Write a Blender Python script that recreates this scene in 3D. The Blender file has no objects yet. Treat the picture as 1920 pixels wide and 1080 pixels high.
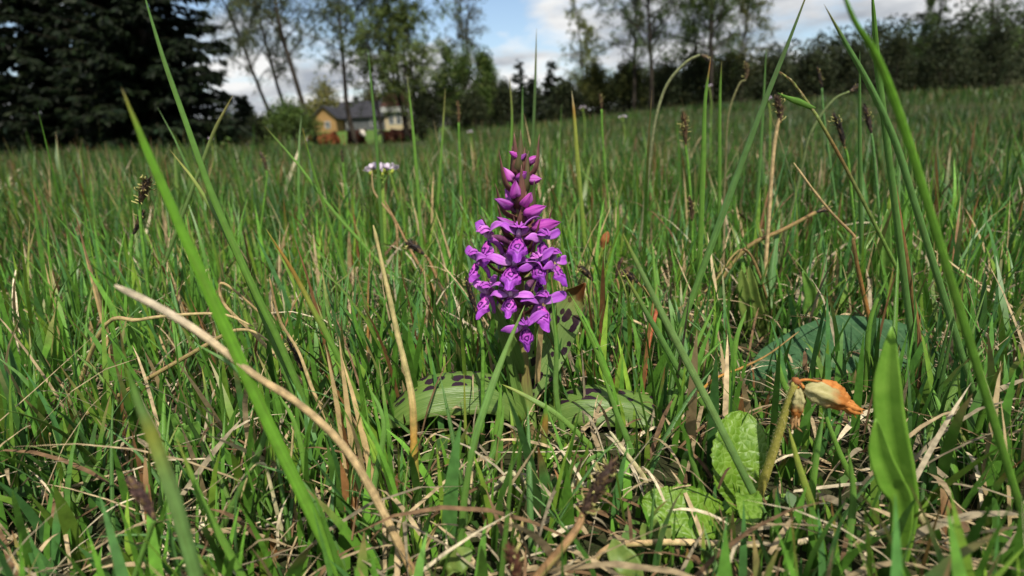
import bpy, math, random
import numpy as np
from mathutils import Vector, Matrix

# ------------------------------------------------------------------ camera, sky, sun, exposure
scene = bpy.context.scene
col = scene.collection
CAMH, PITCH, ROLL, FPX = 0.15, math.radians(14.0), math.radians(-2.5), 1130.0
cd = bpy.data.cameras.new('camera'); cam = bpy.data.objects.new('camera', cd); col.objects.link(cam)
CAMR = Matrix.Rotation(math.pi/2 - PITCH, 3, 'X') @ Matrix.Rotation(ROLL, 3, 'Z')
cam.matrix_world = Matrix.Translation((0, 0, CAMH)) @ CAMR.to_4x4()
cd.sensor_fit = 'HORIZONTAL'; cd.sensor_width = 36.0; cd.lens = FPX/1920*36.0
cd.clip_start = 0.01; cd.clip_end = 3000
cd.dof.use_dof = True; cd.dof.focus_distance = 0.285; cd.dof.aperture_fstop = cd.lens/1.9
scene.camera = cam

SUN_EL, SUN_AZ = math.radians(55), math.radians(164)      # azimuth clockwise from +Y (the way the camera looks)
world = bpy.data.worlds.new('World'); scene.world = world; world.use_nodes = True
def build_world():
    nt = world.node_tree; N, L = nt.nodes, nt.links; N.clear()
    out = N.new('ShaderNodeOutputWorld')
    sky = N.new('ShaderNodeTexSky'); sky.sky_type = 'NISHITA'; sky.sun_disc = False
    sky.sun_elevation = SUN_EL; sky.sun_rotation = SUN_AZ
    b1 = N.new('ShaderNodeBackground'); b1.inputs[1].default_value = 0.11
    L.new(sky.outputs[0], b1.inputs[0])
    tc = N.new('ShaderNodeTexCoord'); sp = N.new('ShaderNodeSeparateXYZ'); L.new(tc.outputs['Generated'], sp.inputs[0])
    ad = N.new('ShaderNodeMath'); ad.operation = 'MAXIMUM'; L.new(sp.outputs[2], ad.inputs[0]); ad.inputs[1].default_value = 0.0
    ad2 = N.new('ShaderNodeMath'); ad2.operation = 'ADD'; L.new(ad.outputs[0], ad2.inputs[0]); ad2.inputs[1].default_value = 0.22
    dx = N.new('ShaderNodeMath'); dx.operation = 'DIVIDE'; L.new(sp.outputs[0], dx.inputs[0]); L.new(ad2.outputs[0], dx.inputs[1])
    dy = N.new('ShaderNodeMath'); dy.operation = 'DIVIDE'; L.new(sp.outputs[1], dy.inputs[0]); L.new(ad2.outputs[0], dy.inputs[1])
    cb = N.new('ShaderNodeCombineXYZ'); L.new(dx.outputs[0], cb.inputs[0]); L.new(dy.outputs[0], cb.inputs[1])
    cb.inputs[2].default_value = 3.7
    n1 = N.new('ShaderNodeTexNoise'); n1.inputs['Scale'].default_value = 1.25; n1.inputs['Detail'].default_value = 9; n1.inputs['Roughness'].default_value = 0.56
    n1.inputs['Distortion'].default_value = 0.25
    L.new(cb.outputs[0], n1.inputs['Vector'])
    r1 = N.new('ShaderNodeValToRGB'); r1.color_ramp.elements[0].position = 0.43; r1.color_ramp.elements[1].position = 0.54
    L.new(n1.outputs[0], r1.inputs[0])
    n2 = N.new('ShaderNodeTexNoise'); n2.inputs['Scale'].default_value = 2.1; n2.inputs['Detail'].default_value = 7
    L.new(cb.outputs[0], n2.inputs['Vector'])
    r2 = N.new('ShaderNodeValToRGB'); r2.color_ramp.elements[0].position = 0.34; r2.color_ramp.elements[1].position = 0.58
    r2.color_ramp.elements[0].color = (0.40, 0.44, 0.50, 1); r2.color_ramp.elements[1].color = (0.97, 0.97, 0.96, 1)
    L.new(n2.outputs[0], r2.inputs[0])
    b2 = N.new('ShaderNodeBackground'); b2.inputs[1].default_value = 0.70; L.new(r2.outputs[0], b2.inputs[0])
    mx = N.new('ShaderNodeMixShader'); L.new(r1.outputs[0], mx.inputs[0]); L.new(b1.outputs[0], mx.inputs[1]); L.new(b2.outputs[0], mx.inputs[2])
    L.new(mx.outputs[0], out.inputs[0])
build_world()
sd = bpy.data.lights.new('sun', 'SUN'); sd.energy = 4.5; sd.angle = math.radians(0.55); sd.color = (1.0, 0.93, 0.80)
sun = bpy.data.objects.new('sun', sd); col.objects.link(sun)
sdir = Vector((math.sin(SUN_AZ)*math.cos(SUN_EL), math.cos(SUN_AZ)*math.cos(SUN_EL), math.sin(SUN_EL)))
sun.rotation_euler = sdir.to_track_quat('Z', 'Y').to_euler()
vs = scene.view_settings; vs.view_transform = 'Standard'; vs.look = 'None'; vs.exposure = 0.50; vs.gamma = 1.0
scene.render.engine = 'CYCLES'
scene.cycles.max_bounces = 6; scene.cycles.diffuse_bounces = 3; scene.cycles.transmission_bounces = 4; scene.cycles.transparent_max_bounces = 4
scene.cycles.use_denoising = True

# ------------------------------------------------------------------ pixel <-> world helpers (pixels of the 1920 x 1080 photograph)
def ray(px, py):
    return (CAMR @ Vector(((px-960)/FPX, -(py-540)/FPX, -1.0)))
def at(px, py, Y):
    d = ray(px, py); return Vector((0, 0, CAMH)) + d*(Y/d.y)
def sstep(a, b, x):
    t = np.clip((x-a)/(b-a), 0, 1); return t*t*(3-2*t)
def terrain(x, y):
    x = np.asarray(x, float); y = np.asarray(y, float)
    r = np.hypot(x, y)
    z = 0.004*np.sin(x*21+1.3)*np.cos(y*17)*sstep(0.35, 0.9, r)
    z = z + 0.03*np.sin(x*1.7+.5)*np.cos(y*1.3+.2)*sstep(1.5, 5, r)
    z = z + 1.45*sstep(-10, 16, x)*sstep(4, 40, y)
    z = z + 2.0*sstep(44, 90, y)
    z = z + 9.0*sstep(8, 75, x)*sstep(46, 100, y)
    return z
def tz(x, y): return float(terrain(x, y))
def gnd(px, py, h=0.0):
    d = ray(px, py); t = (CAMH-h)/-d.z if d.z < 0 else 50
    return Vector((0, 0, CAMH)) + d*t
def depth(P): return -(CAMR.transposed() @ (Vector(P)-Vector((0, 0, CAMH)))).z
def ppm(P): return FPX/max(0.02, depth(P))
CAMN = np.array(CAMR)
def project(P):                                   # numpy (n,3) -> pixels, depth
    q = (P-np.array([0, 0, CAMH])) @ CAMN
    d = np.maximum(-q[:, 2], 1e-4)
    return 960+FPX*q[:, 0]/d, 540-FPX*q[:, 1]/d, -q[:, 2]

# ------------------------------------------------------------------ materials
MATS = {}
def new_mat(name):
    m = bpy.data.materials.new(name); m.use_nodes = True; m.node_tree.nodes.clear(); MATS[name] = m
    return m, m.node_tree.nodes, m.node_tree.links
def principled(N, rough=0.5, spec=0.3):
    p = N.new('ShaderNodeBsdfPrincipled'); p.inputs['Roughness'].default_value = rough
    p.inputs['Specular IOR Level'].default_value = spec
    return p
def mixrgb(N, L, fac, a, b, blend='MIX'):
    m = N.new('ShaderNodeMix'); m.data_type = 'RGBA'; m.blend_type = blend
    for sock, v in ((m.inputs['Factor'], fac), (m.inputs['A'], a), (m.inputs['B'], b)):
        if hasattr(v, 'is_output'): L.new(v, sock)
        elif isinstance(v, (int, float)): sock.default_value = v
        else: sock.default_value = (*v, 1) if len(v) == 3 else v
    return m.outputs['Result']
def ramp(N, L, inp, stops):
    r = N.new('ShaderNodeValToRGB'); cr = r.color_ramp
    while len(cr.elements) < len(stops): cr.elements.new(0.5)
    for e, (p, c) in zip(cr.elements, stops):
        e.position = p; e.color = (c, c, c, 1) if isinstance(c, (int, float)) else (*c, 1)
    L.new(inp, r.inputs[0]); return r.outputs[0]
def noise(N, L, scale, detail=4, vec=None, rough=0.5, dist=0.0):
    n = N.new('ShaderNodeTexNoise'); n.inputs['Scale'].default_value = scale; n.inputs['Detail'].default_value = detail
    n.inputs['Roughness'].default_value = rough; n.inputs['Distortion'].default_value = dist
    if vec is not None: L.new(vec, n.inputs['Vector'])
    return n
def coord(N, L, which='Object', scale=None):
    t = N.new('ShaderNodeTexCoord'); v = t.outputs[which]
    if scale:
        mp = N.new('ShaderNodeMapping'); mp.inputs['Scale'].default_value = scale; L.new(v, mp.inputs[0]); v = mp.outputs[0]
    return v
def bump(N, L, h, strength=0.3, dist=0.001):
    b = N.new('ShaderNodeBump'); b.inputs['Strength'].default_value = strength; b.inputs['Distance'].default_value = dist
    L.new(h, b.inputs['Height']); return b.outputs[0]
def finish(N, L, p, colour, transl=0.0, tcol=None):
    out = N.new('ShaderNodeOutputMaterial')
    if hasattr(colour, 'is_output'): L.new(colour, p.inputs['Base Color'])
    else: p.inputs['Base Color'].default_value = (*colour, 1)
    if transl > 0:
        t = N.new('ShaderNodeBsdfTranslucent')
        if hasattr(colour, 'is_output'): L.new(tcol or colour, t.inputs[0])
        else: t.inputs[0].default_value = (*colour, 1)
        mx = N.new('ShaderNodeMixShader'); mx.inputs[0].default_value = transl
        L.new(p.outputs[0], mx.inputs[1]); L.new(t.outputs[0], mx.inputs[2]); L.new(mx.outputs[0], out.inputs[0])
    else: L.new(p.outputs[0], out.inputs[0])

def mat_attr(name, rough=0.5, spec=0.3, transl=0.25, nscale=180, namt=0.35, uvveins=False):
    """colour from the mesh's own 'Col' attribute, broken up by noise; optional lengthwise veins from the UVs"""
    m, N, L = new_mat(name)
    a = N.new('ShaderNodeAttribute'); a.attribute_name = 'Col'
    n = noise(N, L, nscale, 3, coord(N, L, 'Object'))
    f = ramp(N, L, n.outputs[0], [(0.3, 1-namt), (0.7, 1+namt*0.6)])
    c = mixrgb(N, L, 1.0, a.outputs[0], f, 'MULTIPLY')
    p = principled(N, rough, spec)
    if uvveins:
        uv = coord(N, L, 'UV', (1, 1, 1)); sp = N.new('ShaderNodeSeparateXYZ'); L.new(uv, sp.inputs[0])
        mu = N.new('ShaderNodeMath'); mu.operation = 'MULTIPLY'; mu.inputs[1].default_value = 13000.0; L.new(sp.outputs[0], mu.inputs[0])
        sn = N.new('ShaderNodeMath'); sn.operation = 'SINE'; L.new(mu.outputs[0], sn.inputs[0])
        c = mixrgb(N, L, ramp(N, L, sn.outputs[0], [(0.0, 0.0), (1.0, 0.16)]), c, (1.0, 1.0, 0.8), 'SOFT_LIGHT')
        bs = noise(N, L, 1.0, 3, coord(N, L, 'UV', (1500, 14, 1)))
        c = mixrgb(N, L, 1.0, c, ramp(N, L, bs.outputs[0], [(0.28, 0.75), (0.5, 1.08), (0.74, 1.45)]), 'MULTIPLY')
        ab = N.new('ShaderNodeMath'); ab.operation = 'ABSOLUTE'; L.new(sp.outputs[0], ab.inputs[0])
        c = mixrgb(N, L, ramp(N, L, ab.outputs[0], [(0.0001, 0.22), (0.0004, 0.0)]), c, (0.24, 0.42, 0.08))
        L.new(bump(N, L, sn.outputs[0], 0.35, 0.0002), p.inputs['Normal'])
        wv = coord(N, L, 'UV', (900, 45, 1)); wn = noise(N, L, 1.0, 4, wv)
        c = mixrgb(N, L, ramp(N, L, wn.outputs[0], [(0.25, 0.45), (0.5, 0.0), (1, 0)]), c, (0.10, 0.09, 0.03))
    finish(N, L, p, c, transl); return m
mat_attr('grass', 0.42, 0.35, 0.30, 260, 0.30)
mat_attr('blade', 0.40, 0.40, 0.28, 300, 0.22, True)
mat_attr('straw', 0.62, 0.22, 0.10, 420, 0.40, True)
mat_attr('litter', 0.72, 0.15, 0.10, 300, 0.5)
mat_attr('foliage', 0.6, 0.15, 0.18, 1.2, 0.35)
mat_attr('scale_dark', 0.6, 0.3, 0.0, 900, 0.5)
mat_attr('petal_white', 0.5, 0.2, 0.35, 300, 0.12)
mat_attr('petal', 0.5, 0.25, 0.30, 500, 0.16)

def mat_bark(name, c1, c2, sc):
    m, N, L = new_mat(name)
    n = noise(N, L, sc, 6, coord(N, L, 'Object', (1, 1, 0.35)), 0.65)
    p = principled(N, 0.85, 0.15); L.new(bump(N, L, n.outputs[0], 0.6, 0.03), p.inputs['Normal'])
    finish(N, L, p, mixrgb(N, L, ramp(N, L, n.outputs[0], [(0.35, 0), (0.65, 1)]), c1, c2)); return m
mat_bark('bark_dark', (0.018, 0.014, 0.010), (0.05, 0.040, 0.028), 7)
mat_bark('bark_birch', (0.014, 0.011, 0.009), (0.05, 0.041, 0.031), 5)

def mat_ground():
    m, N, L = new_mat('soil')
    o = coord(N, L, 'Object')
    n1 = noise(N, L, 55, 8, o, 0.65); n2 = noise(N, L, 420, 5, o, 0.6); n3 = noise(N, L, 0.35, 4, o)
    c = mixrgb(N, L, ramp(N, L, n1.outputs[0], [(0.36, 0), (0.66, 1)]), (0.016, 0.012, 0.008), (0.062, 0.046, 0.028))
    c = mixrgb(N, L, ramp(N, L, n2.outputs[0], [(0.52, 0), (0.66, 0.75)]), c, (0.035, 0.055, 0.016))
    c = mixrgb(N, L, ramp(N, L, n3.outputs[0], [(0.3, 0.2), (0.7, 0.6)]), c, (0.03, 0.055, 0.014))
    p = principled(N, 0.95, 0.1); L.new(bump(N, L, n1.outputs[0], 0.8, 0.01), p.inputs['Normal'])
    finish(N, L, p, c)
mat_ground()
def mat_pasture():
    m, N, L = new_mat('pasture')
    o = coord(N, L, 'Object'); n1 = noise(N, L, 0.6, 7, o, 0.65); n2 = noise(N, L, 14, 4, o)
    c = mixrgb(N, L, ramp(N, L, n1.outputs[0], [(0.3, 0), (0.7, 1)]), (0.05, 0.10, 0.018), (0.10, 0.175, 0.03))
    c = mixrgb(N, L, ramp(N, L, n2.outputs[0], [(0.3, 0.5), (0.6, 0)]), c, (0.03, 0.05, 0.012))
    p = principled(N, 0.9, 0.1); L.new(bump(N, L, n2.outputs[0], 0.7, 0.1), p.inputs['Normal']); finish(N, L, p, c)
mat_pasture()

WL = 0.075
def mat_orchid_leaf(name, spots, green=(0.085, 0.165, 0.028), pale=(0.15, 0.24, 0.055), wither=False, half=False):
    m, N, L = new_mat(name)
    uv = coord(N, L, 'UV'); sp = N.new('ShaderNodeSeparateXYZ'); L.new(uv, sp.inputs[0])
    w = noise(N, L, 1.0, 5, coord(N, L, 'UV', (1600, 60, 1)))
    c = mixrgb(N, L, ramp(N, L, w.outputs[0], [(0.35, 0), (0.68, 1)]), green, pale)
    b = noise(N, L, 90, 3, coord(N, L, 'UV'))
    c = mixrgb(N, L, ramp(N, L, b.outputs[0], [(0.55, 0), (0.75, 0.35)]), c, (0.20, 0.24, 0.04))
    if spots:
        mp = N.new('ShaderNodeMapping'); mp.inputs['Scale'].default_value = (1.0, 0.72, 1.0); L.new(uv, mp.inputs[0])
        ds = noise(N, L, 650, 3, uv)
        av = N.new('ShaderNodeVectorMath'); av.operation = 'MULTIPLY_ADD'; L.new(ds.outputs['Color'], av.inputs[0])
        av.inputs[1].default_value = (0.0016, 0.0016, 0); L.new(mp.outputs[0], av.inputs[2])
        v = N.new('ShaderNodeTexVoronoi'); v.voronoi_dimensions = '2D'; v.inputs['Scale'].default_value = 190; v.inputs['Randomness'].default_value = 0.9
        L.new(av.outputs[0], v.inputs['Vector'])
        sc = N.new('ShaderNodeSeparateColor'); L.new(v.outputs['Color'], sc.inputs[0])
        th = N.new('ShaderNodeMath'); th.operation = 'MULTIPLY'; L.new(sc.outputs[0], th.inputs[0]); th.inputs[1].default_value = 0.60
        df = N.new('ShaderNodeMath'); df.operation = 'SUBTRACT'; L.new(th.outputs[0], df.inputs[0]); L.new(v.outputs['Distance'], df.inputs[1])
        k = ramp(N, L, df.outputs[0], [(0.0, 0.0), (0.04, 1.0)])
        if half:
            hf = N.new('ShaderNodeMath'); hf.operation = 'LESS_THAN'; L.new(sp.outputs[0], hf.inputs[0]); hf.inputs[1].default_value = -0.0012
            kh = N.new('ShaderNodeMath'); kh.operation = 'MULTIPLY'; L.new(k, kh.inputs[0]); L.new(hf.outputs[0], kh.inputs[1]); k = kh.outputs[0]
        c = mixrgb(N, L, k, c, (0.028, 0.012, 0.024))
    if wither:
        e = noise(N, L, 320, 4, uv)
        ma = N.new('ShaderNodeMath'); ma.operation = 'MULTIPLY_ADD'; L.new(e.outputs[0], ma.inputs[0]); ma.inputs[1].default_value = 0.012; L.new(sp.outputs[1], ma.inputs[2])
        k = ramp(N, L, ma.outputs[0], [(WL*0.93+.006, 0.0), (WL*0.97+.006, 1.0)])
        k2 = ramp(N, L, ma.outputs[0], [(WL*0.78+.006, 0.0), (WL*0.95+.006, 0.55)])
        c = mixrgb(N, L, k2, c, (0.27, 0.21, 0.07)); c = mixrgb(N, L, k, c, (0.16, 0.058, 0.018))
    p = principled(N, 0.38, 0.4); L.new(bump(N, L, w.outputs[0], 0.4, 0.0006), p.inputs['Normal'])
    finish(N, L, p, c, 0.26)
mat_orchid_leaf('orchid_upper', True, half=True)
mat_orchid_leaf('orchid_under', False, (0.095, 0.19, 0.034), (0.16, 0.26, 0.06))
mat_orchid_leaf('orchid_upright', True, (0.13, 0.23, 0.06), (0.22, 0.32, 0.10), True)

def mat_lip():
    m, N, L = new_mat('lip')
    uv = coord(N, L, 'UV'); sp = N.new('ShaderNodeSeparateXYZ'); L.new(uv, sp.inputs[0])
    n = noise(N, L, 5.5, 3, uv, 0.5, 0.8)
    w = N.new('ShaderNodeTexWave'); w.wave_type = 'RINGS'; w.rings_direction = 'SPHERICAL'; w.inputs['Scale'].default_value = 1.55
    w.inputs['Distortion'].default_value = 6; w.inputs['Detail'].default_value = 2; w.inputs['Detail Scale'].default_value = 2.4
    mp = N.new('ShaderNodeMapping'); mp.inputs['Location'].default_value = (-0.5, -0.35, 0); L.new(uv, mp.inputs[0]); L.new(mp.outputs[0], w.inputs['Vector'])
    k = ramp(N, L, w.outputs[1], [(0.54, 0.0), (0.66, 1.0)])
    edge = ramp(N, L, sp.outputs[1], [(0.55, 1.0), (0.82, 0.05)])
    kk = N.new('ShaderNodeMath'); kk.operation = 'MULTIPLY'; L.new(k, kk.inputs[0]); L.new(edge, kk.inputs[1])
    base = mixrgb(N, L, ramp(N, L, sp.outputs[1], [(0.0, 0.0), (0.75, 1.0)]), (0.52, 0.07, 0.42), (0.40, 0.07, 0.58))
    c = mixrgb(N, L, ramp(N, L, n.outputs[0], [(0.3, 0.0), (0.7, 0.35)]), base, (0.22, 0.02, 0.38))
    oi = N.new('ShaderNodeObjectInfo')
    c = mixrgb(N, L, 1.0, c, ramp(N, L, oi.outputs['Random'], [(0.0, (0.75, 0.8, 0.85)), (1.0, (1.25, 1.5, 1.15))]), 'MULTIPLY')
    c = mixrgb(N, L, kk.outputs[0], c, (0.075, 0.002, 0.12))
    p = principled(N, 0.5, 0.25); L.new(bump(N, L, n.outputs[0], 0.5, 0.0005), p.inputs['Normal']); finish(N, L, p, c, 0.22)
mat_lip()
def mat_petal_purple(name, c1, c2, pale_to=0.35):
    m, N, L = new_mat(name)
    uv = coord(N, L, 'UV'); sp = N.new('ShaderNodeSeparateXYZ'); L.new(uv, sp.inputs[0])
    v = noise(N, L, 1.0, 4, coord(N, L, 'UV', (15, 1.3, 1)))
    c = mixrgb(N, L, ramp(N, L, v.outputs[0], [(0.36, 0), (0.62, 1)]), c1, c2)
    ed = N.new('ShaderNodeMath'); ed.operation = 'SUBTRACT'; L.new(sp.outputs[0], ed.inputs[0]); ed.inputs[1].default_value = 0.5
    ea = N.new('ShaderNodeMath'); ea.operation = 'ABSOLUTE'; L.new(ed.outputs[0], ea.inputs[0])
    c = mixrgb(N, L, ramp(N, L, ea.outputs[0], [(0.22, 0.0), (0.48, 0.5)]), c, (0.60, 0.24, 0.68))
    c = mixrgb(N, L, ramp(N, L, sp.outputs[1], [(0.0, 0.6), (pale_to, 0.0)]), c, (0.62, 0.36, 0.60) if pale_to < .5 else (0.30, 0.10, 0.16))
    oi = N.new('ShaderNodeObjectInfo')
    c = mixrgb(N, L, 1.0, c, ramp(N, L, oi.outputs['Random'], [(0.0, (0.72, 0.75, 0.82)), (0.5, (1.0, 1.0, 1.0)), (1.0, (1.35, 1.9, 1.2))]), 'MULTIPLY')
    p = principled(N, 0.6, 0.18); L.new(bump(N, L, v.outputs[0], 0.35, 0.0004), p.inputs['Normal']); finish(N, L, p, c, 0.28)
mat_petal_purple('sepal', (0.32, 0.05, 0.46), (0.48, 0.12, 0.60))
mat_petal_purple('hood', (0.33, 0.045, 0.43), (0.50, 0.11, 0.57))
mat_petal_purple('bud', (0.28, 0.026, 0.30), (0.50, 0.08, 0.46), 0.62)
def mat_simple_noise(name, c1, c2, sc, rough=0.6, spec=0.25, transl=0.0, bs=0.4, bd=0.0005, stretch=None):
    m, N, L = new_mat(name)
    n = noise(N, L, sc, 5, coord(N, L, 'Object', stretch), 0.6)
    p = principled(N, rough, spec); L.new(bump(N, L, n.outputs[0], bs, bd), p.inputs['Normal'])
    finish(N, L, p, mixrgb(N, L, ramp(N, L, n.outputs[0], [(0.32, 0), (0.68, 1)]), c1, c2), transl)
mat_simple_noise('bract', (0.075, 0.032, 0.028), (0.19, 0.085, 0.065), 420, 0.55, 0.3, 0.12, stretch=(1, 1, 0.25))
mat_simple_noise('bract_green', (0.05, 0.06, 0.02), (0.12, 0.085, 0.04), 420, 0.55, 0.3, 0.12, stretch=(1, 1, 0.25))
mat_simple_noise('ovary', (0.07, 0.025, 0.055), (0.17, 0.05, 0.14), 500)
mat_simple_noise('spur', (0.34, 0.07, 0.42), (0.48, 0.14, 0.50), 600, transl=0.15)
mat_simple_noise('throat', (0.10, 0.02, 0.10), (0.30, 0.10, 0.22), 900)
def mat_orchid_stem():
    m, N, L = new_mat('orchid_stem')
    o = coord(N, L, 'Object'); sp = N.new('ShaderNodeSeparateXYZ'); L.new(o, sp.inputs[0])
    n = noise(N, L, 1.0, 4, coord(N, L, 'Object', (900, 900, 30)))
    c = mixrgb(N, L, ramp(N, L, n.outputs[0], [(0.35, 0), (0.65, 1)]), (0.10, 0.055, 0.03), (0.20, 0.19, 0.055))
    c = mixrgb(N, L, ramp(N, L, sp.outputs[2], [(0.012, 0.9), (0.030, 0.0)]), c, (0.15, 0.25, 0.055))
    p = principled(N, 0.4, 0.35); L.new(bump(N, L, n.outputs[0], 0.4, 0.0006), p.inputs['Normal']); finish(N, L, p, c)
mat_orchid_stem()
def mat_cowslip():
    m, N, L = new_mat('cowslip_leaf')
    uv = coord(N, L, 'UV')
    v = N.new('ShaderNodeTexVoronoi'); v.feature = 'DISTANCE_TO_EDGE'; v.inputs['Scale'].default_value = 360; L.new(uv, v.inputs['Vector'])
    n = noise(N, L, 130, 4, uv)
    c = mixrgb(N, L, ramp(N, L, n.outputs[0], [(0.3, 0), (0.7, 1)]), (0.085, 0.185, 0.012), (0.15, 0.27, 0.024))
    c = mixrgb(N, L, ramp(N, L, v.outputs[0], [(0.0, 0.55), (0.10, 0.0)]), c, (0.22, 0.34, 0.07))
    p = principled(N, 0.45, 0.35); L.new(bump(N, L, ramp(N, L, v.outputs[0], [(0, 0), (0.35, 1)]), 0.4, 0.0008), p.inputs['Normal'])
    finish(N, L, p, c, 0.25)
mat_cowslip()
def mat_blue_leaf():
    m, N, L = new_mat('broad_leaf')
    uv = coord(N, L, 'UV'); sp = N.new('ShaderNodeSeparateXYZ'); L.new(uv, sp.inputs[0])
    n = noise(N, L, 260, 6, uv, 0.65); n2 = noise(N, L, 60, 3, uv)
    c = mixrgb(N, L, ramp(N, L, n.outputs[0], [(0.3, 0), (0.7, 1)]), (0.026, 0.078, 0.030), (0.050, 0.120, 0.050))
    c = mixrgb(N, L, ramp(N, L, n2.outputs[0], [(0.70, 0), (0.76, 0.8)]), c, (0.13, 0.06, 0.03))
    an = N.new('ShaderNodeMath'); an.operation = 'ABSOLUTE'; L.new(sp.outputs[0], an.inputs[0])
    vv = N.new('ShaderNodeMath'); vv.operation = 'MULTIPLY_ADD'; L.new(an.outputs[0], vv.inputs[0]); vv.inputs[1].default_value = -0.8; L.new(sp.outputs[1], vv.inputs[2])
    vs_ = N.new('ShaderNodeMath'); vs_.operation = 'MULTIPLY'; L.new(vv.outputs[0], vs_.inputs[0]); vs_.inputs[1].default_value = 620.0
    vn = N.new('ShaderNodeMath'); vn.operation = 'SINE'; L.new(vs_.outputs[0], vn.inputs[0])
    c = mixrgb(N, L, ramp(N, L, vn.outputs[0], [(0.93, 0.0), (1.0, 0.5)]), c, (0.10, 0.17, 0.075))
    c = mixrgb(N, L, ramp(N, L, an.outputs[0], [(0.0006, 0.6), (0.0012, 0.0)]), c, (0.13, 0.20, 0.08))
    p = principled(N, 0.7, 0.15); L.new(bump(N, L, n.outputs[0], 0.6, 0.0016), p.inputs['Normal']); finish(N, L, p, c, 0.12)
mat_blue_leaf()
mat_simple_noise('fresh_leaf', (0.085, 0.20, 0.03), (0.16, 0.30, 0.055), 240, 0.45, 0.35, 0.25)
mat_simple_noise('lime_leaf', (0.13, 0.29, 0.03), (0.20, 0.38, 0.05), 160, 0.45, 0.3, 0.3)
mat_simple_noise('olive_leaf', (0.09, 0.16, 0.03), (0.17, 0.23, 0.05), 240, 0.5, 0.3, 0.22)
mat_simple_noise('cowslip_stalk', (0.20, 0.20, 0.035), (0.34, 0.30, 0.07), 700, 0.6, 0.25)
mat_simple_noise('cowslip_hair', (0.45, 0.42, 0.22), (0.55, 0.50, 0.28), 700, 0.6, 0.25, 0.3)
def mat_calyx():
    m, N, L = new_mat('calyx_pale')
    uv = coord(N, L, 'UV'); sp = N.new('ShaderNodeSeparateXYZ'); L.new(uv, sp.inputs[0])
    n = noise(N, L, 1.0, 5, coord(N, L, 'UV', (16, 4, 1)), 0.65)
    c = mixrgb(N, L, ramp(N, L, n.outputs[0], [(0.3, 0), (0.7, 1)]), (0.30, 0.27, 0.10), (0.52, 0.47, 0.25))
    ad = N.new('ShaderNodeMath'); ad.operation = 'MULTIPLY_ADD'; L.new(n.outputs[0], ad.inputs[0]); ad.inputs[1].default_value = 0.5; L.new(sp.outputs[1], ad.inputs[2])
    c = mixrgb(N, L, ramp(N, L, ad.outputs[0], [(0.72, 0.0), (1.15, 1.0)]), c, (0.40, 0.15, 0.035))
    p = principled(N, 0.75, 0.12); L.new(bump(N, L, n.outputs[0], 0.7, 0.0006), p.inputs['Normal']); finish(N, L, p, c, 0.25)
mat_calyx()
mat_simple_noise('calyx_orange', (0.36, 0.12, 0.025), (0.55, 0.24, 0.06), 500, 0.6, 0.2, 0.2)
mat_simple_noise('withered', (0.25, 0.13, 0.05), (0.42, 0.26, 0.12), 600, 0.7, 0.15, 0.15)
mat_simple_noise('red_stem', (0.38, 0.07, 0.03), (0.55, 0.22, 0.12), 300, 0.35, 0.4)
mat_simple_noise('rust_leaf', (0.20, 0.06, 0.02), (0.36, 0.14, 0.05), 400, 0.6, 0.2, 0.2)
mat_simple_noise('hide_red', (0.13, 0.040, 0.016), (0.21, 0.070, 0.028), 6, 0.8, 0.15, 0, 0.3, 0.02)
mat_simple_noise('hide_dark', (0.055, 0.019, 0.011), (0.10, 0.036, 0.018), 6, 0.8, 0.15, 0, 0.3, 0.02)
mat_simple_noise('hide_white', (0.50, 0.45, 0.38), (0.66, 0.61, 0.54), 9, 0.8, 0.15, 0, 0.3, 0.02)
mat_simple_noise('horn', (0.35, 0.30, 0.22), (0.5, 0.45, 0.35), 20)
mat_simple_noise('render_ochre', (0.25, 0.15, 0.06), (0.31, 0.19, 0.08), 1.2, 0.9, 0.1, 0, 0.3, 0.02)
mat_simple_noise('render_cream', (0.36, 0.29, 0.18), (0.43, 0.35, 0.23), 1.2, 0.9, 0.1, 0, 0.3, 0.02)
mat_simple_noise('render_grey', (0.07, 0.075, 0.08), (0.10, 0.105, 0.11), 1.5, 0.9, 0.1, 0, 0.3, 0.02)
mat_simple_noise('roof_slate', (0.022, 0.022, 0.027), (0.038, 0.038, 0.044), 3, 0.85, 0.12, 0, 0.4, 0.03)
mat_simple_noise('roof_red', (0.055, 0.018, 0.017), (0.085, 0.028, 0.025), 3, 0.8, 0.2, 0, 0.4, 0.03)
mat_simple_noise('white_trim', (0.34, 0.34, 0.33), (0.45, 0.45, 0.43), 3, 0.7, 0.2)
def mat_glass():
    m, N, L = new_mat('window_glass'); p = principled(N, 0.08, 0.5)
    n = noise(N, L, 1.5, 2, coord(N, L, 'Object')); finish(N, L, p, ramp(N, L, n.outputs[0], [(0.3, (0.02, 0.025, 0.03)), (0.7, (0.05, 0.06, 0.07))]))
mat_glass()

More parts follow.
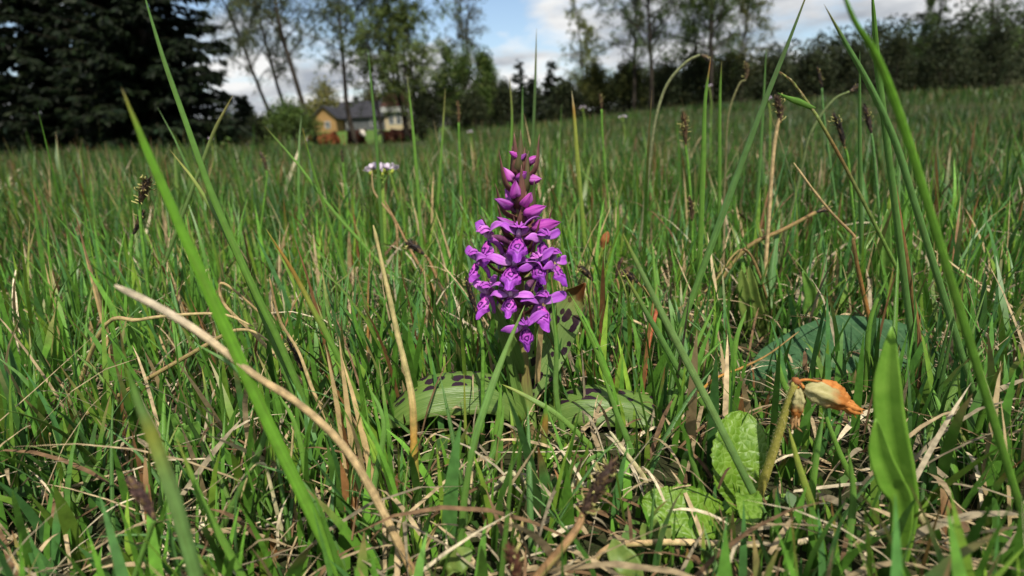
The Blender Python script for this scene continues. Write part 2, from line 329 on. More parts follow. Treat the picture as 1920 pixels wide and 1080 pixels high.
# ------------------------------------------------------------------ object helpers
WM = {}
def raw(name, me, parent=None, mw=None):
    o = bpy.data.objects.new(name, me); col.objects.link(o)
    mw = mw or Matrix.Identity(4); WM[o.name] = mw
    if parent is not None:
        o.parent = parent; o.matrix_parent_inverse = WM[parent.name].inverted()
    o.matrix_basis = mw
    return o
def mesh(name, V, F, mats, cols=None, uv=None, smooth=True, midx=None):
    V = np.asarray(V, np.float32); me = bpy.data.meshes.new(name)
    me.from_pydata(V.tolist(), [], F if isinstance(F, list) else F.tolist())
    for m in ([mats] if isinstance(mats, str) else mats): me.materials.append(MATS[m])
    if cols is not None:
        a = me.attributes.new('Col', 'FLOAT_COLOR', 'POINT'); c = np.ones((len(V), 4), np.float32); c[:, :3] = cols
        a.data.foreach_set('color', c.ravel())
    if uv is not None:
        l = me.uv_layers.new(name='UVMap'); vi = np.empty(len(me.loops), np.int32); me.loops.foreach_get('vertex_index', vi)
        l.data.foreach_set('uv', np.asarray(uv, np.float32)[vi].ravel())
    if smooth: me.polygons.foreach_set('use_smooth', np.ones(len(me.polygons), bool))
    if midx is not None: me.polygons.foreach_set('material_index', np.asarray(midx, np.int32))
    me.update(); return me
def fastmesh(name, V, loops, per, mats, cols=None, smooth=True):
    """V (n,3); loops flat vertex indices, all faces of `per` corners"""
    me = bpy.data.meshes.new(name); nf = len(loops)//per
    me.vertices.add(len(V)); me.vertices.foreach_set('co', np.asarray(V, np.float32).ravel())
    me.loops.add(len(loops)); me.loops.foreach_set('vertex_index', np.asarray(loops, np.int32))
    me.polygons.add(nf); me.polygons.foreach_set('loop_start', np.arange(0, nf*per, per, dtype=np.int32))
    me.polygons.foreach_set('loop_total', np.full(nf, per, np.int32))
    me.materials.append(MATS[mats])
    if cols is not None:
        a = me.attributes.new('Col', 'FLOAT_COLOR', 'POINT'); c = np.ones((len(V), 4), np.float32); c[:, :3] = cols
        a.data.foreach_set('color', c.ravel())
    me.update(calc_edges=True)
    if smooth: me.polygons.foreach_set('use_smooth', np.ones(nf, bool))
    return me
def tag(o, label, cat, group=None, kind=None):
    if label: o['label'] = label
    if cat: o['category'] = cat
    if group: o['group'] = group
    if kind: o['kind'] = kind
    return o
def thing(name, label, cat, loc, group=None):
    o = bpy.data.objects.new(name, None); col.objects.link(o); o.empty_display_size = 0.01
    mw = Matrix.Translation(Vector(loc)); o.matrix_basis = mw; WM[o.name] = mw
    return tag(o, label, cat, group)

def spline(pts, n):
    P = np.array([list(p) for p in pts], float)
    if len(P) == 2: return P[0]+(P[1]-P[0])*np.linspace(0, 1, n)[:, None]
    Q = np.vstack([2*P[0]-P[1], P, 2*P[-1]-P[-2]]); out = []
    for t in np.linspace(0, len(P)-1-1e-9, n):
        i = int(t); u = t-i; a, b, c, d = Q[i], Q[i+1], Q[i+2], Q[i+3]
        out.append(0.5*((2*b)+(-a+c)*u+(2*a-5*b+4*c-d)*u*u+(-a+3*b-3*c+d)*u**3))
    return np.array(out)
def tangents(C):
    T = np.gradient(C, axis=0); return T/np.maximum(np.linalg.norm(T, axis=1), 1e-9)[:, None]
def nrm(v): return v/np.maximum(np.linalg.norm(v, axis=-1), 1e-9)[..., None]
class MB:
    """collects vertices, faces, colours, uvs"""
    def __init__(s): s.V, s.F, s.C, s.U, s.M, s.n = [], [], [], [], [], 0
    def add(s, V, F, C=(1, 1, 1), U=None, m=0):
        V = np.asarray(V, float); k = len(V); s.V.append(V); s.F += [tuple(i+s.n for i in f) for f in F]; s.M += [m]*len(F)
        C = np.asarray(C, float); s.C.append(np.broadcast_to(C, (k, 3)) if C.ndim == 1 else C)
        s.U.append(np.zeros((k, 2)) if U is None else np.asarray(U, float)); s.n += k
    def tube(s, C, r, sides=8, cols=(1, 1, 1), cap=True, m=0):
        C = np.asarray(C, float); n = len(C); r = np.broadcast_to(np.asarray(r, float), (n,))
        T = tangents(C); a = np.array([0.31, 0.17, 0.93]) if abs(T[0] @ np.array([0, 0, 1.])) < 0.9 else np.array([1., 0.1, 0])
        S = nrm(np.cross(T, a)); B = np.cross(T, S); th = np.linspace(0, 2*np.pi, sides, endpoint=False)
        V = (C[:, None]+r[:, None, None]*(np.cos(th)[None, :, None]*S[:, None]+np.sin(th)[None, :, None]*B[:, None])).reshape(-1, 3)
        F = [(i*sides+j, i*sides+(j+1) % sides, (i+1)*sides+(j+1) % sides, (i+1)*sides+j) for i in range(n-1) for j in range(sides)]
        if cap: F += [tuple(range(sides-1, -1, -1)), tuple((n-1)*sides+j for j in range(sides))]
        L = np.concatenate([[0], np.cumsum(np.linalg.norm(np.diff(C, axis=0), axis=1))])
        U = np.stack([np.tile(th*np.mean(r), n), np.repeat(L, sides)], 1)
        cc = np.asarray(cols, float)
        if cc.ndim == 2: cc = np.repeat(cc, sides, axis=0)
        s.add(V, F, cc, U, m)
    def ribbon(s, C, S, w, fold=0.25, across=3, cols=(1, 1, 1), thick=0.0, curl=0.0, m=0, m2=None, wave=0.0, seed=0):
        """leaf blade: centreline C, side vectors S, half widths w; fold lifts the margins; thick > 0 closes an underside"""
        C = np.asarray(C, float); n = len(C); w = np.broadcast_to(np.asarray(w, float), (n,)); S = np.broadcast_to(np.asarray(S, float), (n, 3))
        T = tangents(C); S = nrm(S-T*np.sum(S*T, 1)[:, None]); Nn = np.cross(T, S)
        u = np.linspace(-1, 1, across); rng = np.random.default_rng(seed)
        fo = np.broadcast_to(np.asarray(fold, float), (n,))
        wv = wave*np.sin(np.linspace(0, 23, n)[:, None]+3*np.sign(u)[None]+rng.uniform(0, 6))*np.abs(u)[None]**2
        V = (C[:, None]+S[:, None]*(u[None, :, None]*(w*np.cos(fo))[:, None, None])
             + Nn[:, None]*((np.abs(u)[None]*(w*np.sin(fo))[:, None]+curl*w[:, None]*u[None]**2+wv*w[:, None])[..., None])).reshape(-1, 3)
        L = np.concatenate([[0], np.cumsum(np.linalg.norm(np.diff(C, axis=0), axis=1))])
        U = np.stack([(u[None]*w[:, None]).ravel(), np.repeat(L, across)], 1)
        F = [(i*across+j, (i+1)*across+j, (i+1)*across+j+1, i*across+j+1) for i in range(n-1) for j in range(across-1)]
        cc = np.asarray(cols, float)
        if cc.ndim == 2 and len(cc) == n: cc = np.repeat(cc, across, axis=0)
        if thick <= 0: s.add(V, F, cc, U, m); return
        k = n*across; V2 = V-np.repeat(Nn, across, axis=0)*thick*np.repeat(np.clip(w/max(w.max(), 1e-9), 0.15, 1), across)[:, None]
        rim = [i*across for i in range(n)]+[(n-1)*across+j for j in range(1, across)]+[i*across+across-1 for i in range(n-2, -1, -1)]+[j for j in range(across-2, 0, -1)]
        R = [(rim[(i+1) % len(rim)], rim[i], rim[i]+k, rim[(i+1) % len(rim)]+k) for i in range(len(rim))]
        base = s.n; ccf = cc if cc.ndim == 1 else np.vstack([cc, cc])
        s.add(np.vstack([V, V2]), F, ccf, np.vstack([U, U]), m)
        low = [tuple(base+k+i for i in f[::-1]) for f in F]; s.F += low; s.M += [m if m2 is None else m2]*len(low)
        rr = [tuple(base+i for i in f) for f in R]; s.F += rr; s.M += [m if m2 is None else m2]*len(rr)
    def box(s, lo, hi, m=0, col=(1, 1, 1)):
        x0, y0, z0 = lo; x1, y1, z1 = hi
        s.add([(x0, y0, z0), (x1, y0, z0), (x1, y1, z0), (x0, y1, z0), (x0, y0, z1), (x1, y0, z1), (x1, y1, z1), (x0, y1, z1)],
              [(0, 3, 2, 1), (4, 5, 6, 7), (0, 1, 5, 4), (1, 2, 6, 5), (2, 3, 7, 6), (3, 0, 4, 7)], col, None, m)
    def mesh(s, name, mats, smooth=True):
        return mesh(name, np.vstack(s.V), s.F, mats, np.vstack(s.C), np.vstack(s.U), smooth, s.M if not isinstance(mats, str) else None)
    def build(s, name, mats, parent=None, smooth=True, mw=None): return raw(name, s.mesh(name, mats, smooth), parent, mw)

def facing(C):
    """side vectors that turn a ribbon's face to the camera"""
    C = np.asarray(C, float); T = tangents(C); V = nrm(np.array([0, 0, CAMH])-C); return nrm(np.cross(T, V))
def grad(stops, n):
    t = np.linspace(0, 1, n); p = [s[0] for s in stops]; c = np.array([s[1] for s in stops])
    return np.stack([np.interp(t, p, c[:, k]) for k in range(3)], 1)

# ------------------------------------------------------------------ the setting: ground and pasture
def build_ground():
    na = 144; rad = np.concatenate([[0.02], np.geomspace(0.06, 900, 130)])
    th = np.linspace(0, 2*np.pi, na, endpoint=False)
    X = (rad[:, None]*np.sin(th)[None]).ravel(); Y = (rad[:, None]*np.cos(th)[None]).ravel()
    V = np.stack([X, Y, terrain(X, Y)], 1)
    i, j = np.meshgrid(np.arange(len(rad)-1), np.arange(na), indexing='ij'); j2 = (j+1) % na
    q = np.stack([i*na+j, (i+1)*na+j, (i+1)*na+j2, i*na+j2], -1).reshape(-1, 4)
    F = q.tolist()+[list(range(na))]
    tag(raw('ground', mesh('ground', V, F, 'soil')), None, None, kind='structure')
    xs = np.linspace(-60, 4, 61); ys = np.concatenate([np.linspace(43, 60, 20), np.linspace(62, 120, 40)]); X, Y = np.meshgrid(xs, ys, indexing='ij'); X = X.ravel(); Y = Y.ravel()
    V = np.stack([X, Y, terrain(X, Y)+0.03], 1); n = len(ys)
    F = [(i*n+j, (i+1)*n+j, (i+1)*n+j+1, i*n+j+1) for i in range(len(xs)-1) for j in range(n-1)]
    tag(raw('pasture', mesh('pasture', V, F, 'pasture')), None, None, kind='structure')
build_ground()

# ------------------------------------------------------------------ trees and shrubs
def leaf_cloud(P, size, cols, rng, elong=1.5, down=0.0):
    """small four-cornered leaves (diamonds folded along the middle) at the points P"""
    n = len(P); a = nrm(rng.normal(size=(n, 3))); a[:, 2] = a[:, 2]*(1-down)-down*1.2; a = nrm(a)
    b = nrm(np.cross(a, rng.normal(size=(n, 3)))); s = size*rng.uniform(0.6, 1.35, n)[:, None]
    c = np.cross(a, b)*s*0.15
    V = np.stack([P-a*s*elong*0.5, P+b*s*0.5+c, P+a*s*elong*0.5, P-b*s*0.5+c], 1).reshape(-1, 3)
    loops = np.arange(4*n)
    return V, loops, np.repeat(cols, 4, axis=0)
def leafcols(n, base, rng, var=0.25):
    base = np.asarray(base, float); k = rng.normal(1, var, (n, 1)).clip(0.45, 1.7)
    h = rng.normal(0, 0.10, (n, 1)); return np.clip(base*k*np.concatenate([1+h, 1+0*h, 1-h], 1), 0.004, 0.9)

def wander(p0, d, length, n, rng, wob, up=0.0):
    pts = [np.array(p0, float)]; d = nrm(np.array(d, float))
    for _ in range(n):
        d = nrm(d+rng.normal(0, wob, 3)+np.array([0, 0, up])); pts.append(pts[-1]+d*length/n)
    return np.array(pts)
def birch(px, Y, height, lean, seed, label, leafcol, nleaf=9000, start=0.25, spread=0.30, stems=1, group=None, lsize=0.07, r0=0.11, cat='tree', name='birch_tree', bark='bark_birch', weep=0.35, zoff=0.0):
    rng = np.random.default_rng(seed); b = at(px, 200, Y); x = b.x; z = tz(x, Y)+zoff
    t = thing(name, label, cat, (x, Y, z), group); mb = MB(); tips = []
    for s in range(stems):
        ln = np.array([lean[0]+rng.normal(0, 0.05)*(stems > 1), lean[1]+rng.normal(0, 0.05)*(stems > 1), 1.0]); H = height*(1 if s == 0 else rng.uniform(0.7, 0.95))
        off = np.array([rng.normal(0, 0.35+0.5*(stems > 3)), rng.normal(0, 0.35), 0])*(s > 0)
        T = wander(np.array([x, Y, z-0.15])+off, ln, H/nrm(ln)[2], 14, rng, 0.035, 0.01)
        rr = 1.2*r0*(1 if s == 0 else 0.8)*np.linspace(1, 0.12, 15)**0.9; mb.tube(T, rr, 8)
        nb = 30 if stems == 1 else 18
        for k in range(nb):
            f = start+(0.98-start)*(k+rng.uniform(0, .8))/nb; i = min(13, int(f*14)); u = f*14-i; p = T[i]*(1-u)+T[i+1]*u
            az = k*2.4+rng.uniform(-.5, .5); Lb = H*spread*(1.05-f)*rng.uniform(0.7, 1.25)+0.35
            d = np.array([math.cos(az), math.sin(az), rng.uniform(0.7, 1.5)]); B = wander(p, d, Lb, 6, rng, 0.14, -0.05)
            mb.tube(B, np.linspace(rr[i]*0.42, 0.012, 7), 4, cap=False)
            for q in range(7):
                i2 = rng.integers(1, 7); d2 = nrm(d*0.4+rng.normal(0, 0.8, 3)); Tw = wander(B[i2], d2, Lb*rng.uniform(0.25, 0.55), 4, rng, 0.2, -weep*0.6)
                mb.tube(Tw, np.linspace(0.011, 0.004, 5), 3, cap=False); tips.append(Tw)
    mb.build('trunk', bark, t)
    nleaf = int(nleaf*2.2)
    tips = np.array(tips); ti = rng.integers(0, len(tips), nleaf); f = rng.uniform(0.5, 4, nleaf); i = np.minimum(3, f.astype(int)); u = (f-i)[:, None]
    P = tips[ti, i]*(1-u)+tips[ti, i+1]*u+rng.normal(0, 0.10, (nleaf, 3)); P[:, 2] -= np.abs(rng.normal(0, 0.12, nleaf))
    clump = rng.normal(1, 0.22, len(tips))[ti][:, None]
    V, lo, c = leaf_cloud(P, lsize, leafcols(nleaf, leafcol, rng)*clump.clip(0.5, 1.6), rng, 1.3, weep)
    raw('crown', fastmesh('crown', V, lo, 4, 'foliage', c, False), t)
    return t
def spruce(x, Y, height, seed, label, dens=1.0, rad=0.22, group=None, colr=(0.008, 0.015, 0.005), start=0.04):
    rng = np.random.default_rng(seed); z = tz(x, Y); t = thing('spruce_tree', label, 'tree', (x, Y, z), group)
    mb = MB(); mb.tube(np.array([[x, Y, z-0.2], [x+.05, Y, z+height*0.5], [x, Y, z+height]]), [height*0.014+.04, height*0.008+.02, 0.01], 8)
    PP, DD, LL = [], [], []; nw = int(height*4.2*dens)
    for k in range(nw):
        f = start+(0.99-start)*(k/nw); zz = z+height*f; Lb = height*rad*(1-f)**0.85*rng.uniform(0.8, 1.15)+0.12
        for q in range(9):
            az = rng.uniform(0, 2*np.pi); L1 = Lb*rng.uniform(0.65, 1.1)
            d = np.array([math.cos(az), math.sin(az), 0.10-0.35*(1-f)]); B = wander([x, Y, zz+rng.uniform(-.35, .35)], d, L1, 5, rng, 0.06, 0.035)
            mb.tube(B, np.linspace(0.028*(1.2-f), 0.006, 6), 3, cap=False)
            m = int((14+L1*22)*dens); ff = rng.uniform(0.6, 5, m); i = np.minimum(4, ff.astype(int)); u = (ff-i)[:, None]
            p = B[i]*(1-u)+B[i+1]*u; side = np.array([-d[1], d[0], 0])
            dd = nrm(d*rng.uniform(0.2, 1, (m, 1))+side*rng.normal(0, 0.8, (m, 1))+np.array([0, 0, -1])*rng.uniform(0.1, 0.9, (m, 1)))
            PP.append(p); DD.append(dd); LL.append(rng.uniform(0.24, 0.55, m)*(0.7+0.5*(1-f)))
    mb.build('trunk', 'bark_dark', t)
    P = np.vstack(PP); D = np.vstack(DD); Ls = np.concatenate(LL)[:, None]; S = nrm(np.cross(D, rng.normal(size=P.shape)))
    V = np.stack([P-S*Ls*0.10, P+D*Ls*0.5-S*Ls*0.17, P+D*Ls, P+D*Ls*0.5+S*Ls*0.17], 1).reshape(-1, 3); n = len(P)
    raw('crown', fastmesh('crown', V, np.arange(4*n), 4, 'foliage', np.repeat(leafcols(n, colr, rng, 0.3), 4, axis=0), False), t)
    return t
def shrub(px, Y, w, h, seed, label, leafcol, n=6000, lsize=0.09, pointed=0.0, group=None, name='shrub', zoff=0.0, x=None):
    rng = np.random.default_rng(seed); x = at(px, 200, Y).x if x is None else x; z = tz(x, Y)+zoff
    t = thing(name, label, 'tree' if 'tree' in name else 'shrub', (x, Y, z), group); mb = MB(); cl = []
    for k in range(34):
        f = rng.uniform(0.12, 1)**0.8; rr = w*0.5*(1-f**2.2*(1 if pointed == 0 else 0.4)-pointed*f*0.75)**1.0
        a = rng.uniform(0, 6.28); q = math.sqrt(rng.uniform(0.1, 1))*max(rr, 0.05)*0.85
        c = np.array([x+q*math.cos(a), Y+q*math.sin(a), z+h*f*0.93]); cl.append((c, w*rng.uniform(0.10, 0.19)*(1-0.4*f*pointed)))
        B = wander([x+rng.normal(0, w*.08), Y+rng.normal(0, w*.08), z-0.1], c-np.array([x, Y, z]), np.linalg.norm(c-np.array([x, Y, z])), 5, rng, 0.07)
        mb.tube(B, np.linspace(0.035, 0.008, 6), 4, cap=False)
    mb.build('trunk', 'bark_dark', t)
    ci = rng.integers(0, len(cl), n); C = np.array([c for c, _ in cl])[ci]; R = np.array([r for _, r in cl])[ci][:, None]
    P = C+nrm(rng.normal(size=(n, 3)))*R*rng.uniform(0.3, 1.25, (n, 1))*np.array([1, 1, 1.15]); P[:, 2] = np.maximum(P[:, 2], z+0.05)
    tone = rng.normal(1, 0.2, len(cl))[ci][:, None].clip(0.6, 1.5)
    V, lo, c = leaf_cloud(P, lsize, leafcols(n, leafcol, rng)*tone, rng, 1.4)
    raw('crown', fastmesh('crown', V, lo, 4, 'foliage', c, False), t)
    return t

GB = (0.105, 0.145, 0.04); GD = (0.027, 0.036, 0.014); GM = (0.058, 0.095, 0.020); GY = (0.12, 0.14, 0.035); GG = (0.08, 0.098, 0.042)
# dark spruces on the left
spruce(at(288, 200, 30).x, 30, 19, 1, 'tall dark spruce with a bare trunk gap beside the leaning birches', 1.15, 0.23, start=0.03)
spruce(at(120, 200, 33).x, 33, 21, 2, 'tall dark spruce standing outermost beside another tall spruce', 0.9, 0.22)
spruce(at(-60, 200, 36).x, 36, 18, 3, 'dark spruce at the far end of the row of tall spruces', 0.7, 0.22)
spruce(at(455, 200, 46).x, 46, 4.2, 4, 'low broad dark spruce between the tall spruce and round bush', 0.9, 0.34)
spruce(at(-330, 200, 38).x, 38, 17, 5, 'lone spruce standing apart from the row of tall spruces', 0.6, 0.22)
# birches
birch(528, 40, 14, (-0.34, 0.03), 11, 'slender leaning birch closest to the tall dark spruce', GG, 7800, 0.30, 0.33, r0=0.11)
birch(548, 43, 15, (-0.20, 0.0), 12, 'thin birch standing between two leaning birches', GG, 7800, 0.3, 0.31, r0=0.12)
birch(588, 37, 15, (-0.30, 0.02), 13, 'dark-trunked birch leaning over the round green bush', GG, 9000, 0.34, 0.35, r0=0.14)
birch(662, 39, 14.5, (-0.17, 0.0), 14, 'lone leaning birch in front of the ochre house', GG, 9000, 0.30, 0.32, r0=0.13)
birch(790, 41, 13, (-0.10, 0.02), 15, 'multi-stemmed leafy birch clump beside the cream house', GB, 24000, 0.12, 0.42, 5, r0=0.10, lsize=0.085)
birch(868, 46, 12.5, (0.02, 0.0), 16, 'sparse greyish birch rising behind the pointed green tree', (0.085, 0.085, 0.04), 5200, 0.2, 0.26, 2, r0=0.09)
birch(1100, 58, 12, (-0.02, 0.02), 17, 'thin pale birch with yellow-green leaves behind small spruces', GY, 4200, 0.2, 0.30, 2, r0=0.10, lsize=0.09)
birch(1188, 42, 13, (-0.035, 0.0), 18, 'slender birch with bare lower trunk behind the dark scrub', GG, 9000, 0.25, 0.35, r0=0.10)
birch(1220, 41, 14, (0.0, 0.0), 19, 'straight-trunked birch next to the slender one behind dark scrub', GM, 9750, 0.22, 0.33, r0=0.125)
birch(1312, 43, 12, (-0.06, 0.0), 20, 'forked young birch between two straight birch trunks', GM, 9750, 0.18, 0.35, 3, r0=0.08)
birch(1332, 40, 13.5, (0.0, 0.0), 21, 'dark straight birch trunk with dense leaves above the hillside', GM, 10500, 0.24, 0.33, r0=0.13)
birch(1372, 44, 11, (0.07, 0.0), 22, 'outermost birch of the clump with golden-green leaves', (0.10, 0.105, 0.03), 5500, 0.15, 0.30, 2, r0=0.09)
birch(1720, 52, 11, (0.02, 0.0), 23, 'leafy birch standing alone on the wooded hillside', GM, 7000, 0.12, 0.32, 2, r0=0.10)
birch(1850, 48, 13, (0.05, 0.0), 24, 'tall birch at the outer end of the hillside', GM, 7000, 0.2, 0.28, 1, r0=0.12)
# bushes and small trees
shrub(540, 36, 4.4, 2.4, 31, 'round green bush under the leaning birches', GM, 8000, 0.08)
shrub(478, 40, 2.6, 1.9, 32, 'small dark bush beside the round green bush', GD, 4500, 0.08)
shrub(610, 100, 10, 7.5, 33, 'pale rounded yellow-green tree behind the ochre house', (0.14, 0.135, 0.04), 6000, 0.24, name='broadleaf_tree')
shrub(700, 112, 9, 7.0, 34, 'pale olive rounded tree behind the dark roof', (0.13, 0.12, 0.05), 5000, 0.24, name='broadleaf_tree')
shrub(858, 43, 4.2, 6.2, 35, 'tall rounded green tree next to the birch clump', GM, 12000, 0.095, 0.25, name='broadleaf_tree')
shrub(912, 44, 3.7, 5.8, 36, 'pointed leafy green tree beside the small spruces', GM, 12000, 0.095, 0.55, name='broadleaf_tree')
shrub(800, 40, 3.4, 3.3, 37, 'dark shrub below the birch clump', GD, 6000, 0.09)
shrub(885, 40, 3.6, 2.6, 38, 'low dark shrub at the foot of the pointed green tree', GD, 6000, 0.09)
shrub(945, 42, 2.8, 3.2, 39, 'dark shrub between pointed green tree and small spruces', GD, 5000, 0.09)
spruce(at(975, 200, 60).x, 60, 6.2, 40, 'narrow small spruce nearest the pointed green tree', 0.55, 0.22)
spruce(at(1000, 200, 56).x, 56, 4.4, 41, 'shortest of the three small dark spruces', 0.6, 0.26)
spruce(at(1036, 200, 55).x, 55, 5.6, 42, 'broad small spruce beside the olive scrub', 0.6, 0.27)
for i, (px, Y, w, h, c, lab) in enumerate([
    (1060, 44, 3.5, 2.7, GD, 'dark low scrub bush beside the broad small spruce'), (1118, 46, 4.2, 3.8, (0.075, 0.085, 0.022), 'olive scrub bush below the yellow-green birch'),
    (1180, 44, 4.2, 3.6, (0.06, 0.07, 0.02), 'dull olive scrub bush at the foot of the slender birch'), (1250, 43, 4.4, 3.4, GD, 'dark scrub bush at the foot of the straight birch'),
    (1310, 43, 4.0, 3.5, GD, 'dark scrub bush below the forked birch'), (1375, 43, 4.4, 3.2, GD, 'dark scrub bush below the golden-green birch'),
    (1445, 43, 4.4, 3.0, GD, 'dark scrub bush where the hillside begins'), (1515, 44, 4.6, 3.4, GD, 'dark bush low on the wooded hillside'),
    (1590, 45, 5.0, 3.8, GD, 'broad dark bush midway along the hillside'), (1670, 45, 5.0, 4.4, GD, 'tall dark bush below the lone hillside birch'),
    (1760, 44, 5.0, 4.2, GD, 'dark bush beyond the lone hillside birch'), (1850, 44, 5.0, 4.5, GD, 'dark bush at the foot of the outermost birch')]):
    shrub(px, Y, w, h, 50+i, lab, c, 6500, 0.11, group='scrub along the meadow edge')
def wood(name, label, n, seed, xr, yr, hr, size, base):
    rng = np.random.default_rng(seed); k = n//60
    cx = rng.uniform(*xr, k); cy = rng.uniform(*yr, k); ch = rng.uniform(*hr, k); ci = rng.integers(0, k, n); f = rng.uniform(0, 1, n)**0.7
    rr = ch[ci]*0.42*np.sqrt(np.clip(1-f**2.5, 0, 1))*rng.uniform(0.5, 1.15, n); a = rng.uniform(0, 6.28, n)
    X = cx[ci]+rr*np.cos(a); Y = cy[ci]+rr*np.sin(a); P = np.stack([X, Y, terrain(cx, cy)[ci]+f*ch[ci]], 1)
    tone = rng.normal(1, 0.25, k)[ci][:, None].clip(0.5, 1.6)
    V, lo, c = leaf_cloud(P, size, leafcols(n, base, rng)*tone, rng, 1.3)
    tag(raw(name, fastmesh(name, V, lo, 4, 'foliage', c, False)), label, 'wood', kind='stuff')
wood('hillside_scrub', 'dark scrub covering the rising hillside', 42000, 71, (14, 110), (50, 100), (2.2, 5.0), 0.30, GD)
wood('far_wood', 'distant dark wood behind the meadow', 44000, 72, (-260, 10), (125, 165), (4, 8), 0.5, GD)
wood('far_thicket', 'dark thicket behind the small spruces', 9000, 73, (-6, 16), (62, 75), (2.5, 4.2), 0.26, GD)

# ------------------------------------------------------------------ houses
def house(px0, px1, Y, wall_h, roof_h, depth_m, wallm, roofm, label, wins, gable=False, trim=None, chimney=None):
    x0, x1 = at(px0, 230, Y).x, at(px1, 230, Y).x; xm = (x0+x1)/2; z = tz(xm, Y)-0.1
    t = thing('house', label, 'house', (xm, Y, z)); h = wall_h
    m = MB(); m.box((x0, Y, z), (x1, Y+depth_m, z+h))
    if gable: m.add([(x0, Y, z+h), (x1, Y, z+h), (xm, Y, z+h+roof_h), (x0, Y+depth_m, z+h), (x1, Y+depth_m, z+h), (xm, Y+depth_m, z+h+roof_h)], [(0, 1, 2), (4, 3, 5)])
    m.build('wall', wallm, t, False)
    r = MB(); ov = 0.35
    if gable:
        for s, xe in ((-1, x0), (1, x1)):
            e = xe+s*ov; ze = z+h-ov*roof_h/((x1-x0)/2)
            a = [(e, Y-ov, ze), (e, Y+depth_m+ov, ze), (xm, Y+depth_m+ov, z+h+roof_h), (xm, Y-ov, z+h+roof_h)]
            r.add(a+[(p[0], p[1], p[2]+0.16) for p in a], [(0, 1, 2, 3), (7, 6, 5, 4), (0, 4, 5, 1), (1, 5, 6, 2), (2, 6, 7, 3), (3, 7, 4, 0)])
    else:
        ym = Y+depth_m/2
        for s, ye in ((-1, Y), (1, Y+depth_m)):
            e = ye+s*ov; ze = z+h-ov*roof_h/(depth_m/2)
            a = [(x0-ov, e, ze), (x1+ov, e, ze), (x1+ov, ym, z+h+roof_h), (x0-ov, ym, z+h+roof_h)]
            r.add(a+[(p[0], p[1], p[2]+0.16) for p in a], [(0, 1, 2, 3), (7, 6, 5, 4), (0, 4, 5, 1), (1, 5, 6, 2), (2, 6, 7, 3), (3, 7, 4, 0)])
        for xg in (x0+0.003, x1-0.003):
            w = MB(); w.add([(xg, Y, z+h), (xg, Y+depth_m, z+h), (xg, ym, z+h+roof_h)], [(0, 2, 1)]); w.build('gable', wallm, t, False)
    ro = r.build('roof', roofm, t, False)
    if chimney is not None:
        c = MB(); cx = x0+(x1-x0)*chimney; c.box((cx-.3, Y+depth_m/2-.3, z+h+roof_h*0.4), (cx+.3, Y+depth_m/2+.3, z+h+roof_h+0.8)); c.build('chimney', roofm, ro, False)
    if trim:
        c = MB(); c.box((x0-0.3, Y-0.45, z+h-trim), (x1+0.3, Y-0.02, z+h)); c.build('eaves_board', 'white_trim', t, False)
    for (u, v, ww, wh) in wins:
        cx = x0+(x1-x0)*u; cz = z+v
        f = MB(); f.box((cx-ww/2-.09, Y-.06, cz-.09), (cx+ww/2+.09, Y-.004, cz+wh+.09)); fo = f.build('window', 'white_trim', t, False)
        g = MB(); g.box((cx-ww/2, Y-.075, cz), (cx-.03, Y-.062, cz+wh)); g.box((cx+.03, Y-.075, cz), (cx+ww/2, Y-.062, cz+wh)); g.build('pane', 'window_glass', fo, False)
    return t
house(588, 630, 80, 2.0, 1.3, 6, 'render_ochre', 'roof_slate', 'small ochre house with a dark gable roof', [(0.62, 0.7, 0.5, 0.7)], True)
house(632, 722, 84, 1.9, 2.1, 8, 'render_grey', 'roof_slate', 'long grey house with a large dark slate roof', [(0.25, 0.7, 0.6, 0.8), (0.75, 0.7, 0.6, 0.8)], False, None, 0.3)
house(722, 764, 78, 2.9, 1.7, 6, 'render_cream', 'roof_red', 'cream house with white eaves and dark red roof', [(0.3, 0.9, 0.55, 1.2), (0.62, 0.9, 0.55, 1.2)], False, 0.6, 0.7)
house(800, 850, 95, 3.4, 1.6, 6, 'render_grey', 'roof_slate', 'half-hidden house with white eaves behind the birch clump', [(0.4, 1.0, 0.8, 1.1)], False, 0.55)

